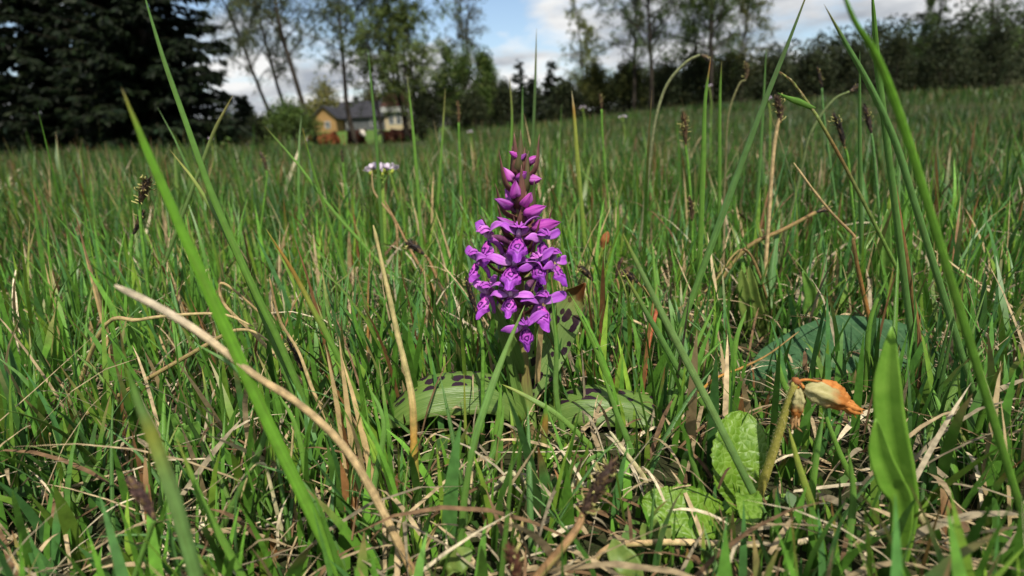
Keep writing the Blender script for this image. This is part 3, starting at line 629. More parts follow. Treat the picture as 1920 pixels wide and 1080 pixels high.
# ------------------------------------------------------------------ cattle
def cow(px, Y, yaw, hide, label, head='up', scale=1.0):
    x = at(px, 250, Y).x; z = tz(x, Y)-0.50*scale
    t = thing('cow', label, 'cow', (x, Y, z+0.50*scale), 'cattle in front of the houses')
    hz = {'up': [(0.92, 0, 1.28), (1.14, 0, 1.42), (1.32, 0, 1.28), (1.50, 0, 1.12)], 'low': [(0.92, 0, 1.16), (1.16, 0, 1.10), (1.32, 0, 0.92), (1.44, 0, 0.74)],
          'side': [(0.90, 0.05, 1.22), (1.10, 0.14, 1.32), (1.20, 0.32, 1.20), (1.26, 0.48, 1.04)]}[head]
    pts = [(-0.82, 0, 1.16), (-0.35, 0, 1.06), (0.15, 0, 1.02), (0.58, 0, 1.10)]+hz; rad = [.27, .37, .40, .33, .22, .155, .125, .095]
    ed = [(i, i+1) for i in range(7)]
    for s in (-1, 1):
        for root, ch, rs in ((3, [(.60, .24*s, .74), (.86, .27*s, .60), (.52, .30*s, .57)], (.14, .075, .065)), (0, [(-.66, .30*s, .80), (-.34, .40*s, .66), (-.70, .44*s, .58)], (.19, .09, .065))):
            p = root
            for q, r in zip(ch, rs): pts.append(q); rad.append(r); ed.append((p, len(pts)-1)); p = len(pts)-1
    R = Matrix.Translation((x, Y, z)) @ Matrix.Rotation(yaw, 4, 'Z') @ Matrix.Scale(scale, 4)
    me = bpy.data.meshes.new('body'); me.from_pydata(pts, ed, []); o = raw('body', me, t, R)
    sk = o.modifiers.new('skin', 'SKIN'); sk.use_smooth_shade = True
    for i, r in enumerate(rad):
        v = me.skin_vertices[0].data[i]; v.radius = (r, r*(1.12 if i < 4 else 1)); v.use_root = (i == 1)
    ss = o.modifiers.new('sub', 'SUBSURF'); ss.levels = 2; ss.render_levels = 2
    # white face and brisket: a hide pattern fixed to the animal
    key = 'cow_'+hide+head
    if key not in MATS:
        m, N, L = new_mat(key); oc = coord(N, L, 'Object'); n = noise(N, L, 5, 4, oc)
        f = N.new('ShaderNodeVectorMath'); f.operation = 'DISTANCE'; L.new(oc, f.inputs[0]); f.inputs[1].default_value = hz[2]
        a = N.new('ShaderNodeMath'); a.operation = 'MULTIPLY_ADD'; L.new(n.outputs[0], a.inputs[0]); a.inputs[1].default_value = 0.12; L.new(f.outputs['Value'], a.inputs[2])
        dk = {'red': ((0.12, 0.034, 0.013), (0.20, 0.058, 0.022)), 'dark': ((0.030, 0.010, 0.006), (0.06, 0.020, 0.011))}[hide]
        base = mixrgb(N, L, ramp(N, L, n.outputs[0], [(0.3, 0), (0.7, 1)]), *dk)
        c = mixrgb(N, L, ramp(N, L, a.outputs[0], [(0.33, 1.0), (0.38, 0.0)]), base, (0.58, 0.53, 0.46))
        p = principled(N, 0.8, 0.15); finish(N, L, p, c)
    me.materials.append(MATS[key])
    poll = np.array(hz[1])
    for s in (-1, 1):
        e = MB(); C = spline([poll+(-.02, .10*s, .04), poll+(-.05, .22*s, .03), poll+(-.06, .32*s, -.02)], 6); e.ribbon(C, (0, 0.2*s, 1), [.03, .06, .07, .06, .04, .01], 0.3, 3, thick=0.02); e.build('ear', 'hide_'+hide, t, True, R)
        h = MB(); h.tube(spline([poll+(0, .06*s, .10), poll+(.02, .17*s, .16), poll+(.06, .22*s, .26)], 6), np.linspace(.028, .006, 6), 6); h.build('horn', 'horn', t, True, R)
    tl = MB(); tl.tube(spline([(-1.06, 0, 1.28), (-1.16, 0, 1.05), (-1.17, .06, .75), (-1.10, .20, .60)], 9), [.035, .03, .026, .024, .022, .03, .05, .045, .01], 6); tl.build('tail', 'hide_'+hide, t, True, R)
    return t
cow(610, 41, math.radians(186), 'red', 'reddish cow resting with lowered head beside the round green bush', 'low')
cow(668, 41, math.radians(-58), 'dark', 'dark brown cow lying turned half towards the meadow', 'up', 1.05)
cow(742, 44, math.radians(170), 'red', 'reddish white-faced cow lying partly behind the long dark cow', 'up')
cow(752, 41, math.radians(8), 'dark', 'long dark brown cow with white face lying near the birch clump', 'up')

# ------------------------------------------------------------------ meadow grass (nobody could count it)
KEEP = [(955, 650, 1008, 765, 0.29, 0.0), (866, 255, 1062, 655, 0.285, 0.0), (985, 540, 1095, 720, 0.285, 0.25), (735, 690, 960, 800, 0.29, 0.08), (1040, 715, 1260, 800, 0.29, 0.1),
        (1320, 765, 1445, 935, 0.235, 0.0), (1200, 905, 1310, 1030, 0.21, 0.1), (1415, 700, 1625, 900, 0.23, 0.0), (682, 270, 750, 440, 0.72, 0.0),
        (1395, 590, 1690, 750, 0.36, 0.2), (1380, 495, 1440, 650, 0.40, 0.15), (575, 175, 800, 268, 40, 0.12), (520, 610, 590, 700, 0.29, 0.0),
        (760, 445, 800, 480, 0.6, 0.0), (240, 700, 760, 1010, 0.17, 0.1), (1080, 830, 1180, 1040, 0.2, 0.0)]
def keep_mask(V3, rng, strict=False):
    """V3 (n, k, 3): drop blades that would stand right in front of the plants the photograph shows clear"""
    n, k, _ = V3.shape; px, py, d = project(V3.reshape(-1, 3)); px = px.reshape(n, k); py = py.reshape(n, k); d = d.reshape(n, k)
    ok = np.ones(n, bool); Y = V3[:, 0, 1]
    for x0, y0, x1, y1, ym, pas in KEEP:
        if strict and (y0 > 530): continue
        hit = ((px > x0) & (px < x1) & (py > y0) & (py < y1) & (d > 0)).any(1) & (Y < ym)
        ok &= ~(hit & (rng.uniform(size=n) > pas))
    near = (Y < 0.185) & ((py < 900) & (py > -100) & (px > -60) & (px < 1980)).any(1); ok &= ~(near & (rng.uniform(size=n) > 0.04))
    ok &= d.min(1) > 0.05
    return ok
PAL = [((0.074, 0.182, 0.022), 0.46), ((0.055, 0.145, 0.036), 0.18), ((0.125, 0.220, 0.026), 0.16), ((0.042, 0.105, 0.016), 0.12), ((0.36, 0.27, 0.14), 0.05), ((0.17, 0.085, 0.035), 0.03)]
def pick_cols(n, rng, pal=PAL):
    c = np.array([p[0] for p in pal]); w = np.array([p[1] for p in pal]); k = rng.choice(len(pal), n, p=w/w.sum())
    return c[k]*rng.normal(1, 0.16, (n, 1)).clip(0.6, 1.5), k
def blades(X, Y, Z, H, W, rng, segs, cols, tips, a0=None, a1=None, keep=True, flat=False):
    n = len(X); phi = rng.uniform(0, 2*np.pi, n)
    a0 = np.abs(rng.normal(0.10, 0.14, n)) if a0 is None else a0; a1 = np.abs(rng.normal(0.28, 0.32, n)) if a1 is None else a1
    P = np.stack([X, Y, Z], 1); h = np.stack([np.cos(phi), np.sin(phi), 0*phi], 1); rows = [P]
    for i in range(segs):
        th = a0+a1*((i+0.5)/segs)**1.5; P = P+(h*np.sin(th)[:, None]+np.array([0, 0, 1.])*np.cos(th)[:, None])*(H/segs)[:, None]; rows.append(P)
    R = np.stack(rows, 1)
    if keep:
        ok = keep_mask(R, rng); bad = ~ok
        R[bad] = R[bad][:, :1]+(R[bad]-R[bad][:, :1])*0.30; W = np.where(bad, W*0.8, W)
        ok = keep_mask(R, rng, True); R, H, W, cols, tips, h, phi = R[ok], H[ok], W[ok], cols[ok], tips[ok], h[ok], phi[ok]; n = len(R)
    tw = phi+np.pi/2+rng.normal(0, 0.5, n); s = np.stack([np.cos(tw), np.sin(tw), rng.normal(0, 0.1, n)], 1)
    t = np.linspace(0, 1, segs+1); prof = np.interp(t, [0, 0.25, 0.6, 0.85, 1], [0.75, 1.0, 0.85, 0.45, 0.04])
    wv = s[:, None]*(W[:, None]*prof[None]*0.5)[..., None]
    V = np.stack([R-wv, R+wv], 2).reshape(-1, 3)
    base = (np.arange(n)*(segs+1)*2)[:, None, None]; i = (np.arange(segs)*2)[None, :, None]
    lo = (base+i+np.array([0, 1, 3, 2])[None, None]).ravel()
    k = np.clip((t-0.62)/0.38, 0, 1)[None, :, None]; C = cols[:, None]*(1-k)+tips[:, None]*k
    C = np.repeat(C[:, :, None], 2, axis=2).reshape(-1, 3)
    return V, lo, C
def polar(n, r0, r1, rng, amax=58, power=1.0):
    """power 1: even per metre of distance; 2: even per square metre"""
    u = rng.uniform(size=n); r = (r0**power+(r1**power-r0**power)*u)**(1/power); a = np.radians(rng.uniform(-amax, amax, n))
    return r*np.sin(a), r*np.cos(a)
def merge(parts):
    Vs, Ls, Cs, o = [], [], [], 0
    for V, l, C in parts: Vs.append(V); Ls.append(l+o); Cs.append(C); o += len(V)
    return np.vstack(Vs), np.concatenate(Ls), np.vstack(Cs)
def build_meadow():
    rng = np.random.default_rng(5); parts = []
    dry = np.array([0.30, 0.20, 0.09]); red = np.array([0.20, 0.07, 0.03])
    #     n, r0, r1, height, spread, width, segs, power
    for n, r0, r1, hm, hs, wm, segs, pw, am in [(3900, 0.13, 0.36, 0.036, 0.018, 0.0031, 5, 1.6, 70), (12500, 0.30, 0.85, 0.056, 0.024, 0.0027, 5, 1.6, 62), (29000, 0.8, 2.4, 0.085, 0.028, 0.0030, 4, 1.3, 62),
                                            (39000, 2.2, 9.0, 0.10, 0.033, 0.0052, 3, 1.15, 62), (40000, 8.0, 26.0, 0.17, 0.07, 0.012, 3, 1.2, 62), (40000, 24.0, 43.0, 0.27, 0.11, 0.024, 3, 1.2, 62)]:
        X, Y = polar(n, r0, r1, rng, am, pw)
        # uneven sward: clumps and thinner places
        g = 0.5+0.5*np.sin(X*19/np.maximum(r1, .6)+np.cos(Y*13/np.maximum(r1, .6))*2)*np.cos(Y*23/np.maximum(r1, .6)+1)
        keep = rng.uniform(size=n) < 0.45+0.6*g; X, Y, g = X[keep], Y[keep], g[keep]; n = len(X)
        H = (rng.normal(hm, hs, n)*(0.8+0.4*g)).clip(hm*0.3, hm*2.0); W = wm*rng.lognormal(0, 0.35, n).clip(0.45, 2.2)
        c, k = pick_cols(n, rng); pt = np.sin(X*2.3/max(r1, .8)*5+1.7*np.cos(Y*9/max(r1, .8)))*np.cos(Y*11/max(r1, .8)-X*4/max(r1, .8)); H = H*(1+0.22*pt); c = c*(1+0.25*pt[:, None]*np.array([1.3, 1, .6]))*(0.46 if r0 > 20 else 0.46 if r0 > 7 else 0.52 if r0 > 2 else 0.74 if r0 > .7 else 1.22); tips = np.where((rng.uniform(size=n) < 0.14)[:, None], dry, np.where((rng.uniform(size=n) < 0.04)[:, None], red, c*1.08))  # flash falloff painted into the blade colour: bright near zones, darker far ones
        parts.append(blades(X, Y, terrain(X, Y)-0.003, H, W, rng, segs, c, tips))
    n = 460; X, Y = polar(n, 0.45, 3.5, rng, 52, 1.2); c, k = pick_cols(n, rng)          # taller culms above the sward
    parts.append(blades(X, Y, terrain(X, Y)-0.003, rng.uniform(0.11, 0.21, n), rng.uniform(0.0013, 0.0032, n), rng, 7, c*0.95, np.where((rng.uniform(size=n) < 0.4)[:, None], dry, c), a0=np.abs(rng.normal(0.12, 0.1, n)), a1=np.abs(rng.normal(0.2, 0.25, n))))
    n = 1500; X, Y = polar(n, 3.5, 30, rng, 52, 1.2); c, k = pick_cols(n, rng)
    parts.append(blades(X, Y, terrain(X, Y)-0.003, rng.uniform(0.16, 0.34, n), rng.uniform(0.003, 0.007, n), rng, 6, c*0.9, np.where((rng.uniform(size=n) < 0.5)[:, None], dry, c), a1=np.abs(rng.normal(0.2, 0.25, n))))
    n = 900; X, Y = polar(n, 0.5, 5, rng, 52, 1.2); c, k = pick_cols(n, rng, [((0.30, 0.22, 0.11), .5), ((0.16, 0.08, 0.04), .3), ((0.38, 0.31, 0.19), .2)])     # last year's standing straws
    parts.append(blades(X, Y, terrain(X, Y)-0.003, rng.uniform(0.05, 0.13, n), rng.uniform(0.0012, 0.0026, n)*np.maximum(1, Y*.5), rng, 6, c, c, a0=np.abs(rng.normal(0.3, 0.3, n)), a1=np.abs(rng.normal(0.6, 0.6, n))))
    V, lo, C = merge(parts)
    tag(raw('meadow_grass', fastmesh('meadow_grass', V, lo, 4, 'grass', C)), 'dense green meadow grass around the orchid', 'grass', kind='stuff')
    # dead straw on the ground
    parts = []; LP = [((0.34, 0.26, 0.15), .38), ((0.24, 0.20, 0.13), .27), ((0.14, 0.085, 0.045), .25), ((0.52, 0.44, 0.30), .15)]
    for n, r0, r1, L, w, up in [(4800, 0.13, 0.62, 0.040, 0.0016, 0.010), (4200, 0.5, 1.5, 0.05, 0.002, 0.014), (5000, 1.4, 5, 0.08, 0.004, 0.03)]:
        X, Y = polar(n, r0, r1, rng, 66, 1.6); c, k = pick_cols(n, rng, LP)
        Z = terrain(X, Y)+np.abs(rng.normal(0, up, n)).clip(0, 0.022)
        parts.append(blades(X, Y, Z, L*rng.lognormal(0, 0.5, n).clip(0.3, 2.2), w*rng.lognormal(0, 0.45, n), rng, 5, c, c*1.1, a0=rng.normal(1.05, 0.38, n), a1=rng.normal(0.75, 0.5, n)))
    V, lo, C = merge(parts); V[:, 2] = np.maximum(V[:, 2], terrain(V[:, 0], V[:, 1])+0.0008)
    tag(raw('dead_grass_litter', fastmesh('dead_grass_litter', V, lo, 4, 'litter', C)), 'dead straw and withered grass lying under the green blades', 'dead grass', kind='stuff')
    # small herbs and moss between the blades
    n = 4600; X, Y = polar(n, 0.14, 1.3, rng, 60, 1.5); P = np.stack([X, Y, terrain(X, Y)+rng.uniform(0.001, 0.013, n)], 1)
    c, _ = pick_cols(n, rng, [((0.05, 0.12, 0.025), .5), ((0.085, 0.17, 0.03), .3), ((0.035, 0.085, 0.02), .2)])
    V, lo, C = leaf_cloud(P, 0.0052, c, rng, 1.25)
    tag(raw('ground_herbs', fastmesh('ground_herbs', V, lo, 4, 'grass', C)), 'tiny herb leaves and moss close to the soil', 'ground cover', kind='stuff')
build_meadow()

# ------------------------------------------------------------------ single grass blades, straws and stalks traced from the photograph
G1 = (0.105, 0.245, 0.030); G2 = (0.088, 0.205, 0.058); G3 = (0.058, 0.145, 0.022); G4 = (0.125, 0.33, 0.016); GP = (0.155, 0.265, 0.085); BR = (0.17, 0.075, 0.03); OR = (0.36, 0.15, 0.03)
ST = (0.46, 0.33, 0.17); SP = (0.55, 0.46, 0.33); SB = (0.26, 0.15, 0.07); YL = (0.30, 0.30, 0.05)
def path(px, Y, n):
    ys = np.linspace(Y[0], Y[1], len(px)) if isinstance(Y, tuple) else [Y]*len(px)
    P = [at(p[0], p[1], y) for p, y in zip(px, ys)]
    b, d = P[0], (P[0]-P[1]).normalized()
    if b.z > 0.001:                                     # carry the stalk on down to the soil
        if d.z > -0.35: d = Vector((d.x*0.5, d.y*0.5, -0.8)).normalized()
        P = [b+d*((b.z+0.004)/-d.z)]+P
    return spline(P, n)
def hero_blade(px, Y, wpx, stops, label, fold=0.35, group=None, prof=None, twist=0.0, name='grass_shoot', cat='grass', n=26):
    C = path(px, Y, n); t = np.linspace(0, 1, n); wpx *= 0.58 if wpx >= 24 else 0.68 if wpx >= 16 else 0.85
    k = np.array([1/ppm(c) for c in C]); w = 0.5*wpx*k*np.interp(t, *(prof or ([0, 0.12, 0.55, 0.85, 0.97, 1], [0.7, 1.0, 0.95, 0.55, 0.16, 0.03])))
    S = facing(C)
    if twist: V = nrm(np.array([0, 0, CAMH])-C); a = twist*np.linspace(-1, 1, n)[:, None]; S = S*np.cos(a)+V*np.sin(a)
    m = MB(); m.ribbon(C, S, w, fold, 5, grad(stops, n), thick=0.00012)
    return tag(m.build(name, 'blade'), label, cat, group)
def hero_straw(px, Y, wpx, stops, label, flat=False, group=None, taper=0.4, name='straw_stalk', cat='straw', n=28, knots=True):
    C = path(px, Y, n); t = np.linspace(0, 1, n); k = np.array([1/ppm(c) for c in C]); rng = np.random.default_rng(len(label))
    r = 0.5*wpx*k*(1-(1-taper)*t)*(1+rng.normal(0, 0.05, n)); r[-1] *= 0.35
    m = MB(); cc = grad(stops, n)*(1+rng.normal(0, 0.10, (n, 1)))
    if flat: m.ribbon(C, facing(C), r, 0.45, 5, cc, thick=0.00035)
    else: m.tube(C, r, 8, cc)
    return tag(m.build(name, 'straw'), label, cat, group)

hero_blade([(655, 1110), (520, 830), (420, 610), (340, 430), (275, 280), (228, 165)], (0.165, 0.15), 40, [(0, G1), (0.5, G4), (0.86, G4), (0.95, YL), (1, BR)], 'broad bright green blade with a yellowing tip, crossing the arching dry stem', 0.25)
hero_blade([(590, 800), (523, 640), (470, 530), (400, 370), (345, 220), (300, 90), (262, -40)], (0.255, 0.24), 24, [(0, G3), (0.5, G1), (1, G2)], 'long dark green blade rising past the tall spruce')
hero_blade([(575, 800), (500, 610), (440, 470), (375, 355), (318, 280)], (0.26, 0.27), 16, [(0, G3), (0.7, G3), (0.9, YL), (1, SB)], 'narrow green blade with a brownish tip beside the long dark blade')
hero_blade([(740, 940), (690, 800), (645, 690), (592, 590), (550, 510), (498, 428)], (0.26, 0.245), 18, [(0, G1), (0.5, G1), (0.68, YL), (0.8, OR), (0.93, OR), (1, YL)], 'green blade turning orange towards its blunt tip')
hero_blade([(362, 1060), (325, 930), (285, 815), (262, 760), (238, 690)], (0.125, 0.12), 46, [(0, G2), (0.45, GP), (0.6, YL), (0.75, GP), (1, G1)], 'blurred pale bluish blade with a yellow band at the corner')
hero_blade([(470, 1110), (390, 960), (330, 820)], (0.15, 0.15), 22, [(0, G1), (0.8, G1), (1, YL)], 'green blade leaning beside the blurred bluish blade')
hero_blade([(1460, 1020), (1390, 880), (1325, 750), (1250, 605), (1200, 505), (1168, 438)], (0.205, 0.20), 26, [(0, G2), (0.4, GP), (0.8, GP), (1, YL)], 'long pale green blade slanting across the wrinkled cowslip leaf', 0.3)
hero_blade([(1380, 830), (1290, 720), (1220, 600), (1165, 503)], (0.27, 0.255), 15, [(0, G1), (0.7, G2), (1, YL)], 'green blade running parallel behind the long pale blade')
hero_blade([(1275, 620), (1330, 470), (1385, 320), (1430, 200), (1478, 80), (1520, -30)], (0.29, 0.27), 20, [(0, G1), (0.4, G2), (0.9, (0.06, 0.11, 0.05)), (1, SB)], 'tall bluish blade reaching up past the wooded hillside', prof=([0, .1, .45, .75, 1], [.6, .8, 1, .7, .12]))
hero_blade([(1775, 500), (1700, 255), (1645, 110), (1600, 35), (1565, -60)], (0.15, 0.14), 26, [(0, G1), (0.5, G4), (1, G4)], 'bright green curving blade in front of the hillside', 0.2)
hero_blade([(1730, 430), (1680, 270), (1630, 160), (1585, 80), (1545, 8)], (0.24, 0.23), 15, [(0, G2), (0.8, G2), (1, SB)], 'thin bluish blade beside the bright green curving one')
hero_blade([(1660, 240), (1645, 120), (1640, 50), (1634, -30)], (0.28, 0.27), 15, [(0, G2), (1, G1)], 'short upright blade behind the bright green curving one')
hero_blade([(1308, 560), (1314, 430), (1319, 290), (1322, 190), (1333, 106)], (0.42, 0.41), 13, [(0, G1), (0.7, G1), (0.88, G1), (0.95, (0.4, 0.08, 0.04)), (1, BR)], 'upright bright green blade with a red tip')
hero_blade([(1348, 500), (1349, 300), (1350, 180), (1353, 115)], (0.5, 0.49), 9, [(0, G3), (0.85, G1), (1, BR)], 'narrow upright blade beside the red-tipped blade')
hero_blade([(982, 420), (996, 300), (1003, 170), (1006, 52)], (0.6, 0.58), 9, [(0, G3), (0.8, (0.055, 0.10, 0.045)), (1, SB)], 'tallest dark green blade rising behind the orchid spike')
hero_blade([(1095, 440), (1083, 300), (1077, 220), (1072, 170)], (0.55, 0.55), 10, [(0, G1), (0.7, YL), (0.8, OR), (1, SP)], 'upright blade with an orange and pale tip behind the orchid')
hero_blade([(958, 430), (957, 300), (960, 220), (955, 140)], (0.7, 0.7), 7, [(0, G1), (0.7, G1), (1, SB)], 'thin upright blade just behind the top of the orchid')
hero_blade([(980, 400), (979, 260), (980, 160)], (0.75, 0.75), 7, [(0, G1), (1, G2)], 'short upright blade between two taller ones behind the orchid')
hero_blade([(788, 420), (780, 310), (772, 220), (763, 140)], (0.55, 0.55), 8, [(0, G1), (0.85, G1), (1, BR)], 'upright blade with a reddish tip beyond the pale flower')
hero_blade([(715, 420), (706, 270), (698, 180), (690, 92)], (0.62, 0.6), 8, [(0, G3), (1, G2)], 'slender dark blade rising above the pale flower head')
hero_blade([(820, 390), (828, 280), (835, 165)], (0.7, 0.7), 7, [(0, G1), (0.7, G1), (1, SB)], 'slim blade with dry brown tip in front of the tall rounded tree')
hero_blade([(650, 520), (612, 400), (585, 310), (567, 240)], (0.5, 0.48), 7, [(0, G1), (0.85, G1), (1, OR)], 'thin blade with orange tip pointing at the reddish resting cow')
hero_blade([(700, 480), (620, 390), (560, 310), (495, 235)], (0.5, 0.5), 8, [(0, G1), (0.9, G1), (1, BR)], 'thin blade leaning towards the round green bush')
hero_blade([(370, 330), (400, 250), (420, 210), (437, 178)], (0.45, 0.45), 8, [(0, G2), (1, SB)], 'short bluish blade crossing in front of the low spruce')
hero_blade([(1410, 500), (1425, 300), (1437, 90)], (0.65, 0.63), 8, [(0, G2), (1, G2)], 'faint thin blade beside the tall bluish blade')
hero_blade([(1615, 430), (1612, 250), (1612, 95)], (0.42, 0.4), 10, [(0, G2), (1, G2)], 'upright bluish blade beyond the bright curving one')
hero_blade([(872, 1000), (885, 850), (915, 745), (945, 665), (984, 572)], (0.225, 0.255), 27, [(0, G1), (0.5, (0.10, 0.21, 0.05)), (1, (0.14, 0.24, 0.05))], 'broad green blade standing in front of the orchid stem', 0.3)
hero_blade([(1060, 830), (1043, 740), (1043, 650), (1034, 555)], (0.27, 0.27), 17, [(0, G1), (0.6, (0.10, 0.21, 0.05)), (1, G1)], 'upright green blade in front of the spotted upright leaf')
hero_blade([(1190, 830), (1150, 740), (1115, 650), (1075, 568)], (0.30, 0.30), 13, [(0, G1), (1, G1)], 'green blade rising beside the withered leaf tip')
hero_blade([(1000, 960), (1030, 915), (1080, 876), (1158, 834)], (0.225, 0.225), 23, [(0, G2), (0.7, G2), (1, G1)], 'bluish blade leaning low over pale dead straw')
hero_blade([(1028, 960), (1018, 870), (1022, 800), (1024, 752)], (0.245, 0.245), 22, [(0, G1), (0.45, G1), (0.6, BR), (0.72, OR), (0.85, G1), (1, G1)], 'upright green blade with a rusty streak below the orchid')
hero_blade([(858, 1120), (868, 960), (885, 850), (903, 770)], (0.17, 0.18), 26, [(0, G3), (0.7, G3), (1, G2)], 'blurred dark green blade below the arching orchid leaf')
hero_blade([(935, 1130), (952, 960), (962, 840)], (0.165, 0.165), 17, [(0, G3), (1, G3)], 'thin blurred dark blade beside the blurred broad one')
hero_blade([(910, 970), (920, 880), (934, 790), (940, 720)], (0.24, 0.25), 24, [(0, G1), (1, G1)], 'broad upright blade just in front of the stem base')
hero_blade([(890, 960), (905, 900), (935, 820), (945, 760)], (0.232, 0.24), 20, [(0, G2), (1, G1)], 'green blade sharing a tuft with the broad upright blade')
hero_blade([(875, 850), (872, 780), (870, 700)], (0.265, 0.265), 8, [(0, G1), (1, YL)], 'short thin blade crossing the arching orchid leaf')
hero_blade([(1180, 910), (1060, 790), (990, 745), (940, 720)], (0.25, 0.26), 13, [(0, G1), (0.6, (0.14, 0.24, 0.05)), (1, YL)], 'flat green blade lying across the stem base')
hero_blade([(1200, 920), (1185, 850), (1155, 770), (1130, 700)], (0.245, 0.25), 19, [(0, G2), (1, G1)], 'bluish blade in front of the right spotted leaf')
hero_blade([(1235, 860), (1260, 760), (1300, 660), (1345, 560)], (0.265, 0.28), 13, [(0, G1), (1, G1)], 'green blade leaning beside the red stem')
hero_blade([(1500, 1120), (1515, 1010), (1525, 900), (1545, 770)], (0.185, 0.195), 28, [(0, G1), (0.7, G1), (1, G2)], 'broad green blade beside the withered cowslip stalk')
hero_blade([(1560, 1120), (1535, 990), (1500, 880), (1478, 800)], (0.18, 0.19), 22, [(0, G1), (1, YL)], 'green blade crossing the horizontal dry stem')
hero_blade([(1590, 1130), (1590, 1030), (1600, 930), (1590, 840)], (0.165, 0.17), 26, [(0, G2), (1, G1)], 'bluish upright blade near the white straw')
hero_blade([(1660, 970), (1600, 900), (1555, 800), (1535, 720)], (0.20, 0.21), 18, [(0, G1), (1, G1)], 'green blade under the withered cowslip bells')
hero_blade([(1500, 870), (1510, 790), (1470, 720), (1455, 660)], (0.26, 0.27), 22, [(0, G1), (1, G1)], 'green blade behind the cowslip stalk')
hero_blade([(1360, 830), (1370, 740), (1380, 640), (1400, 580)], (0.28, 0.29), 18, [(0, G1), (1, G1)], 'green blade in front of the bluish lying leaf')
hero_blade([(1260, 780), (1240, 650), (1230, 540), (1222, 450)], (0.32, 0.34), 12, [(0, G1), (1, G1)], 'upright green blade behind the red stem')
hero_blade([(1620, 800), (1625, 700), (1632, 600), (1668, 510)], (0.30, 0.30), 16, [(0, G1), (1, G1)], 'green blade standing against the bluish lying leaf')
hero_blade([(1275, 900), (1290, 850), (1310, 900), (1340, 960)], (0.22, 0.215), 20, [(0, G3), (1, G3)], 'dark drooping blade between the cowslip leaves')
hero_blade([(430, 960), (500, 800), (450, 700), (360, 640)], (0.2, 0.2), 18, [(0, G3), (1, G2)], 'dark blade arching beneath the dry stem')
hero_blade([(585, 1010), (575, 900), (555, 800), (520, 735)], (0.2, 0.205), 15, [(0, G1), (1, G1)], 'green blade below the arching dry stem')
hero_blade([(690, 1010), (702, 900), (690, 800), (675, 700)], (0.22, 0.23), 16, [(0, G1), (1, G1)], 'green blade between dry stem and pale straw')
hero_blade([(720, 1050), (700, 930), (720, 800), (690, 720)], (0.195, 0.21), 14, [(0, G2), (1, G1)], 'bluish blade rising beside the pale straw')
hero_blade([(640, 1050), (600, 960), (560, 900), (480, 870)], (0.185, 0.185), 13, [(0, G2), (1, G2)], 'low bluish blade over the dark gap in the turf')
hero_blade([(620, 860), (600, 780), (575, 700), (555, 655)], (0.27, 0.28), 16, [(0, G1), (1, G1)], 'green blade just under the yellow-stamened sedge head')

hero_straw([(788, 1000), (777, 860), (772, 745), (745, 625), (722, 520), (700, 422)], (0.215, 0.23), 18, [(0, YL), (0.12, YL), (0.25, OR), (0.45, ST), (1, ST)], 'upright pale straw with a kink, left of the orchid leaf', True, taper=0.35)
hero_straw([(772, 1070), (700, 925), (640, 832), (560, 757), (480, 705), (380, 628), (300, 578), (215, 535)], (0.17, 0.155), 16, [(0, OR), (0.2, ST), (0.6, ST), (0.85, SP), (1, SP)], 'thick dry stem arching low behind the bright green blade', taper=0.85)
hero_straw([(190, 620), (260, 600), (340, 590), (420, 590), (475, 612)], (0.30, 0.29), 9, [(0, SB), (0.5, ST), (1, ST)], 'thin brown straw bowed sideways under the arching stem')
hero_straw([(510, 660), (470, 620), (420, 570), (413, 532), (440, 545), (500, 600), (525, 640)], (0.30, 0.30), 8, [(0, ST), (1, SB)], 'folded dry grass loop beside the long dark blade')
hero_straw([(390, 645), (430, 622), (470, 620), (505, 640)], (0.28, 0.28), 9, [(0, SB), (1, ST)], 'short bowed straw below the folded loop')
hero_straw([(1135, 1030), (1210, 1018), (1300, 1017), (1400, 1021), (1490, 1018), (1575, 996)], (0.178, 0.182), 13, [(0, SB), (0.4, ST), (1, SP)], 'pale dry stem lying horizontally before the cowslip', taper=0.9)
hero_straw([(1640, 640), (1612, 520), (1600, 455), (1600, 441), (1560, 400), (1520, 350), (1488, 305)], (0.36, 0.36), 9, [(0, OR), (0.35, BR), (0.5, SB), (1, ST)], 'broken brown stalk bent sharply over the bluish lying leaf')
hero_straw([(1255, 800), (1330, 718), (1390, 690), (1440, 665), (1500, 620)], (0.27, 0.29), 7, [(0, YL), (0.4, OR), (1, SB)], 'thin orange-brown stalk slanting above the cowslip leaf')
hero_straw([(745, 485), (742, 420), (715, 380), (700, 355), (697, 318)], (0.62, 0.62), 6, [(0, SB), (1, ST)], 'thin brown stalk leaning on the pale flower')
hero_straw([(800, 520), (770, 470), (745, 420), (720, 375)], (0.5, 0.52), 7, [(0, SB), (1, SB)], 'brown stalk slanting below the pale flower')
hero_straw([(690, 640), (690, 560), (694, 470)], (0.36, 0.36), 7, [(0, OR), (1, SB)], 'short brown straw behind the pale kinked straw')
hero_straw([(1690, 430), (1672, 320), (1660, 230), (1652, 140)], (0.30, 0.30), 10, [(0, BR), (1, BR)], 'dark brown stalk behind the bright curving blade')
hero_straw([(1235, 960), (1210, 900), (1170, 845), (1143, 808)], (0.22, 0.225), 13, [(0, ST), (1, SP)], 'flat pale straw beside the bluish leaning blade', True)
hero_straw([(975, 1000), (985, 930), (975, 895), (950, 890), (920, 930), (900, 970)], (0.215, 0.21), 13, [(0, SB), (0.5, SP), (1, SP)], 'whitish dead blade bent in an arch below the orchid', True, taper=0.8)
hero_straw([(1050, 1060), (1052, 980), (1070, 920), (1085, 880)], (0.2, 0.21), 15, [(0, ST), (1, SP)], 'upright pale dead blade before the dark sedge head', True)
hero_straw([(930, 1070), (970, 1010), (985, 960), (995, 890)], (0.195, 0.205), 12, [(0, SB), (1, ST)], 'dead brown blade beside the whitish arched one', True)
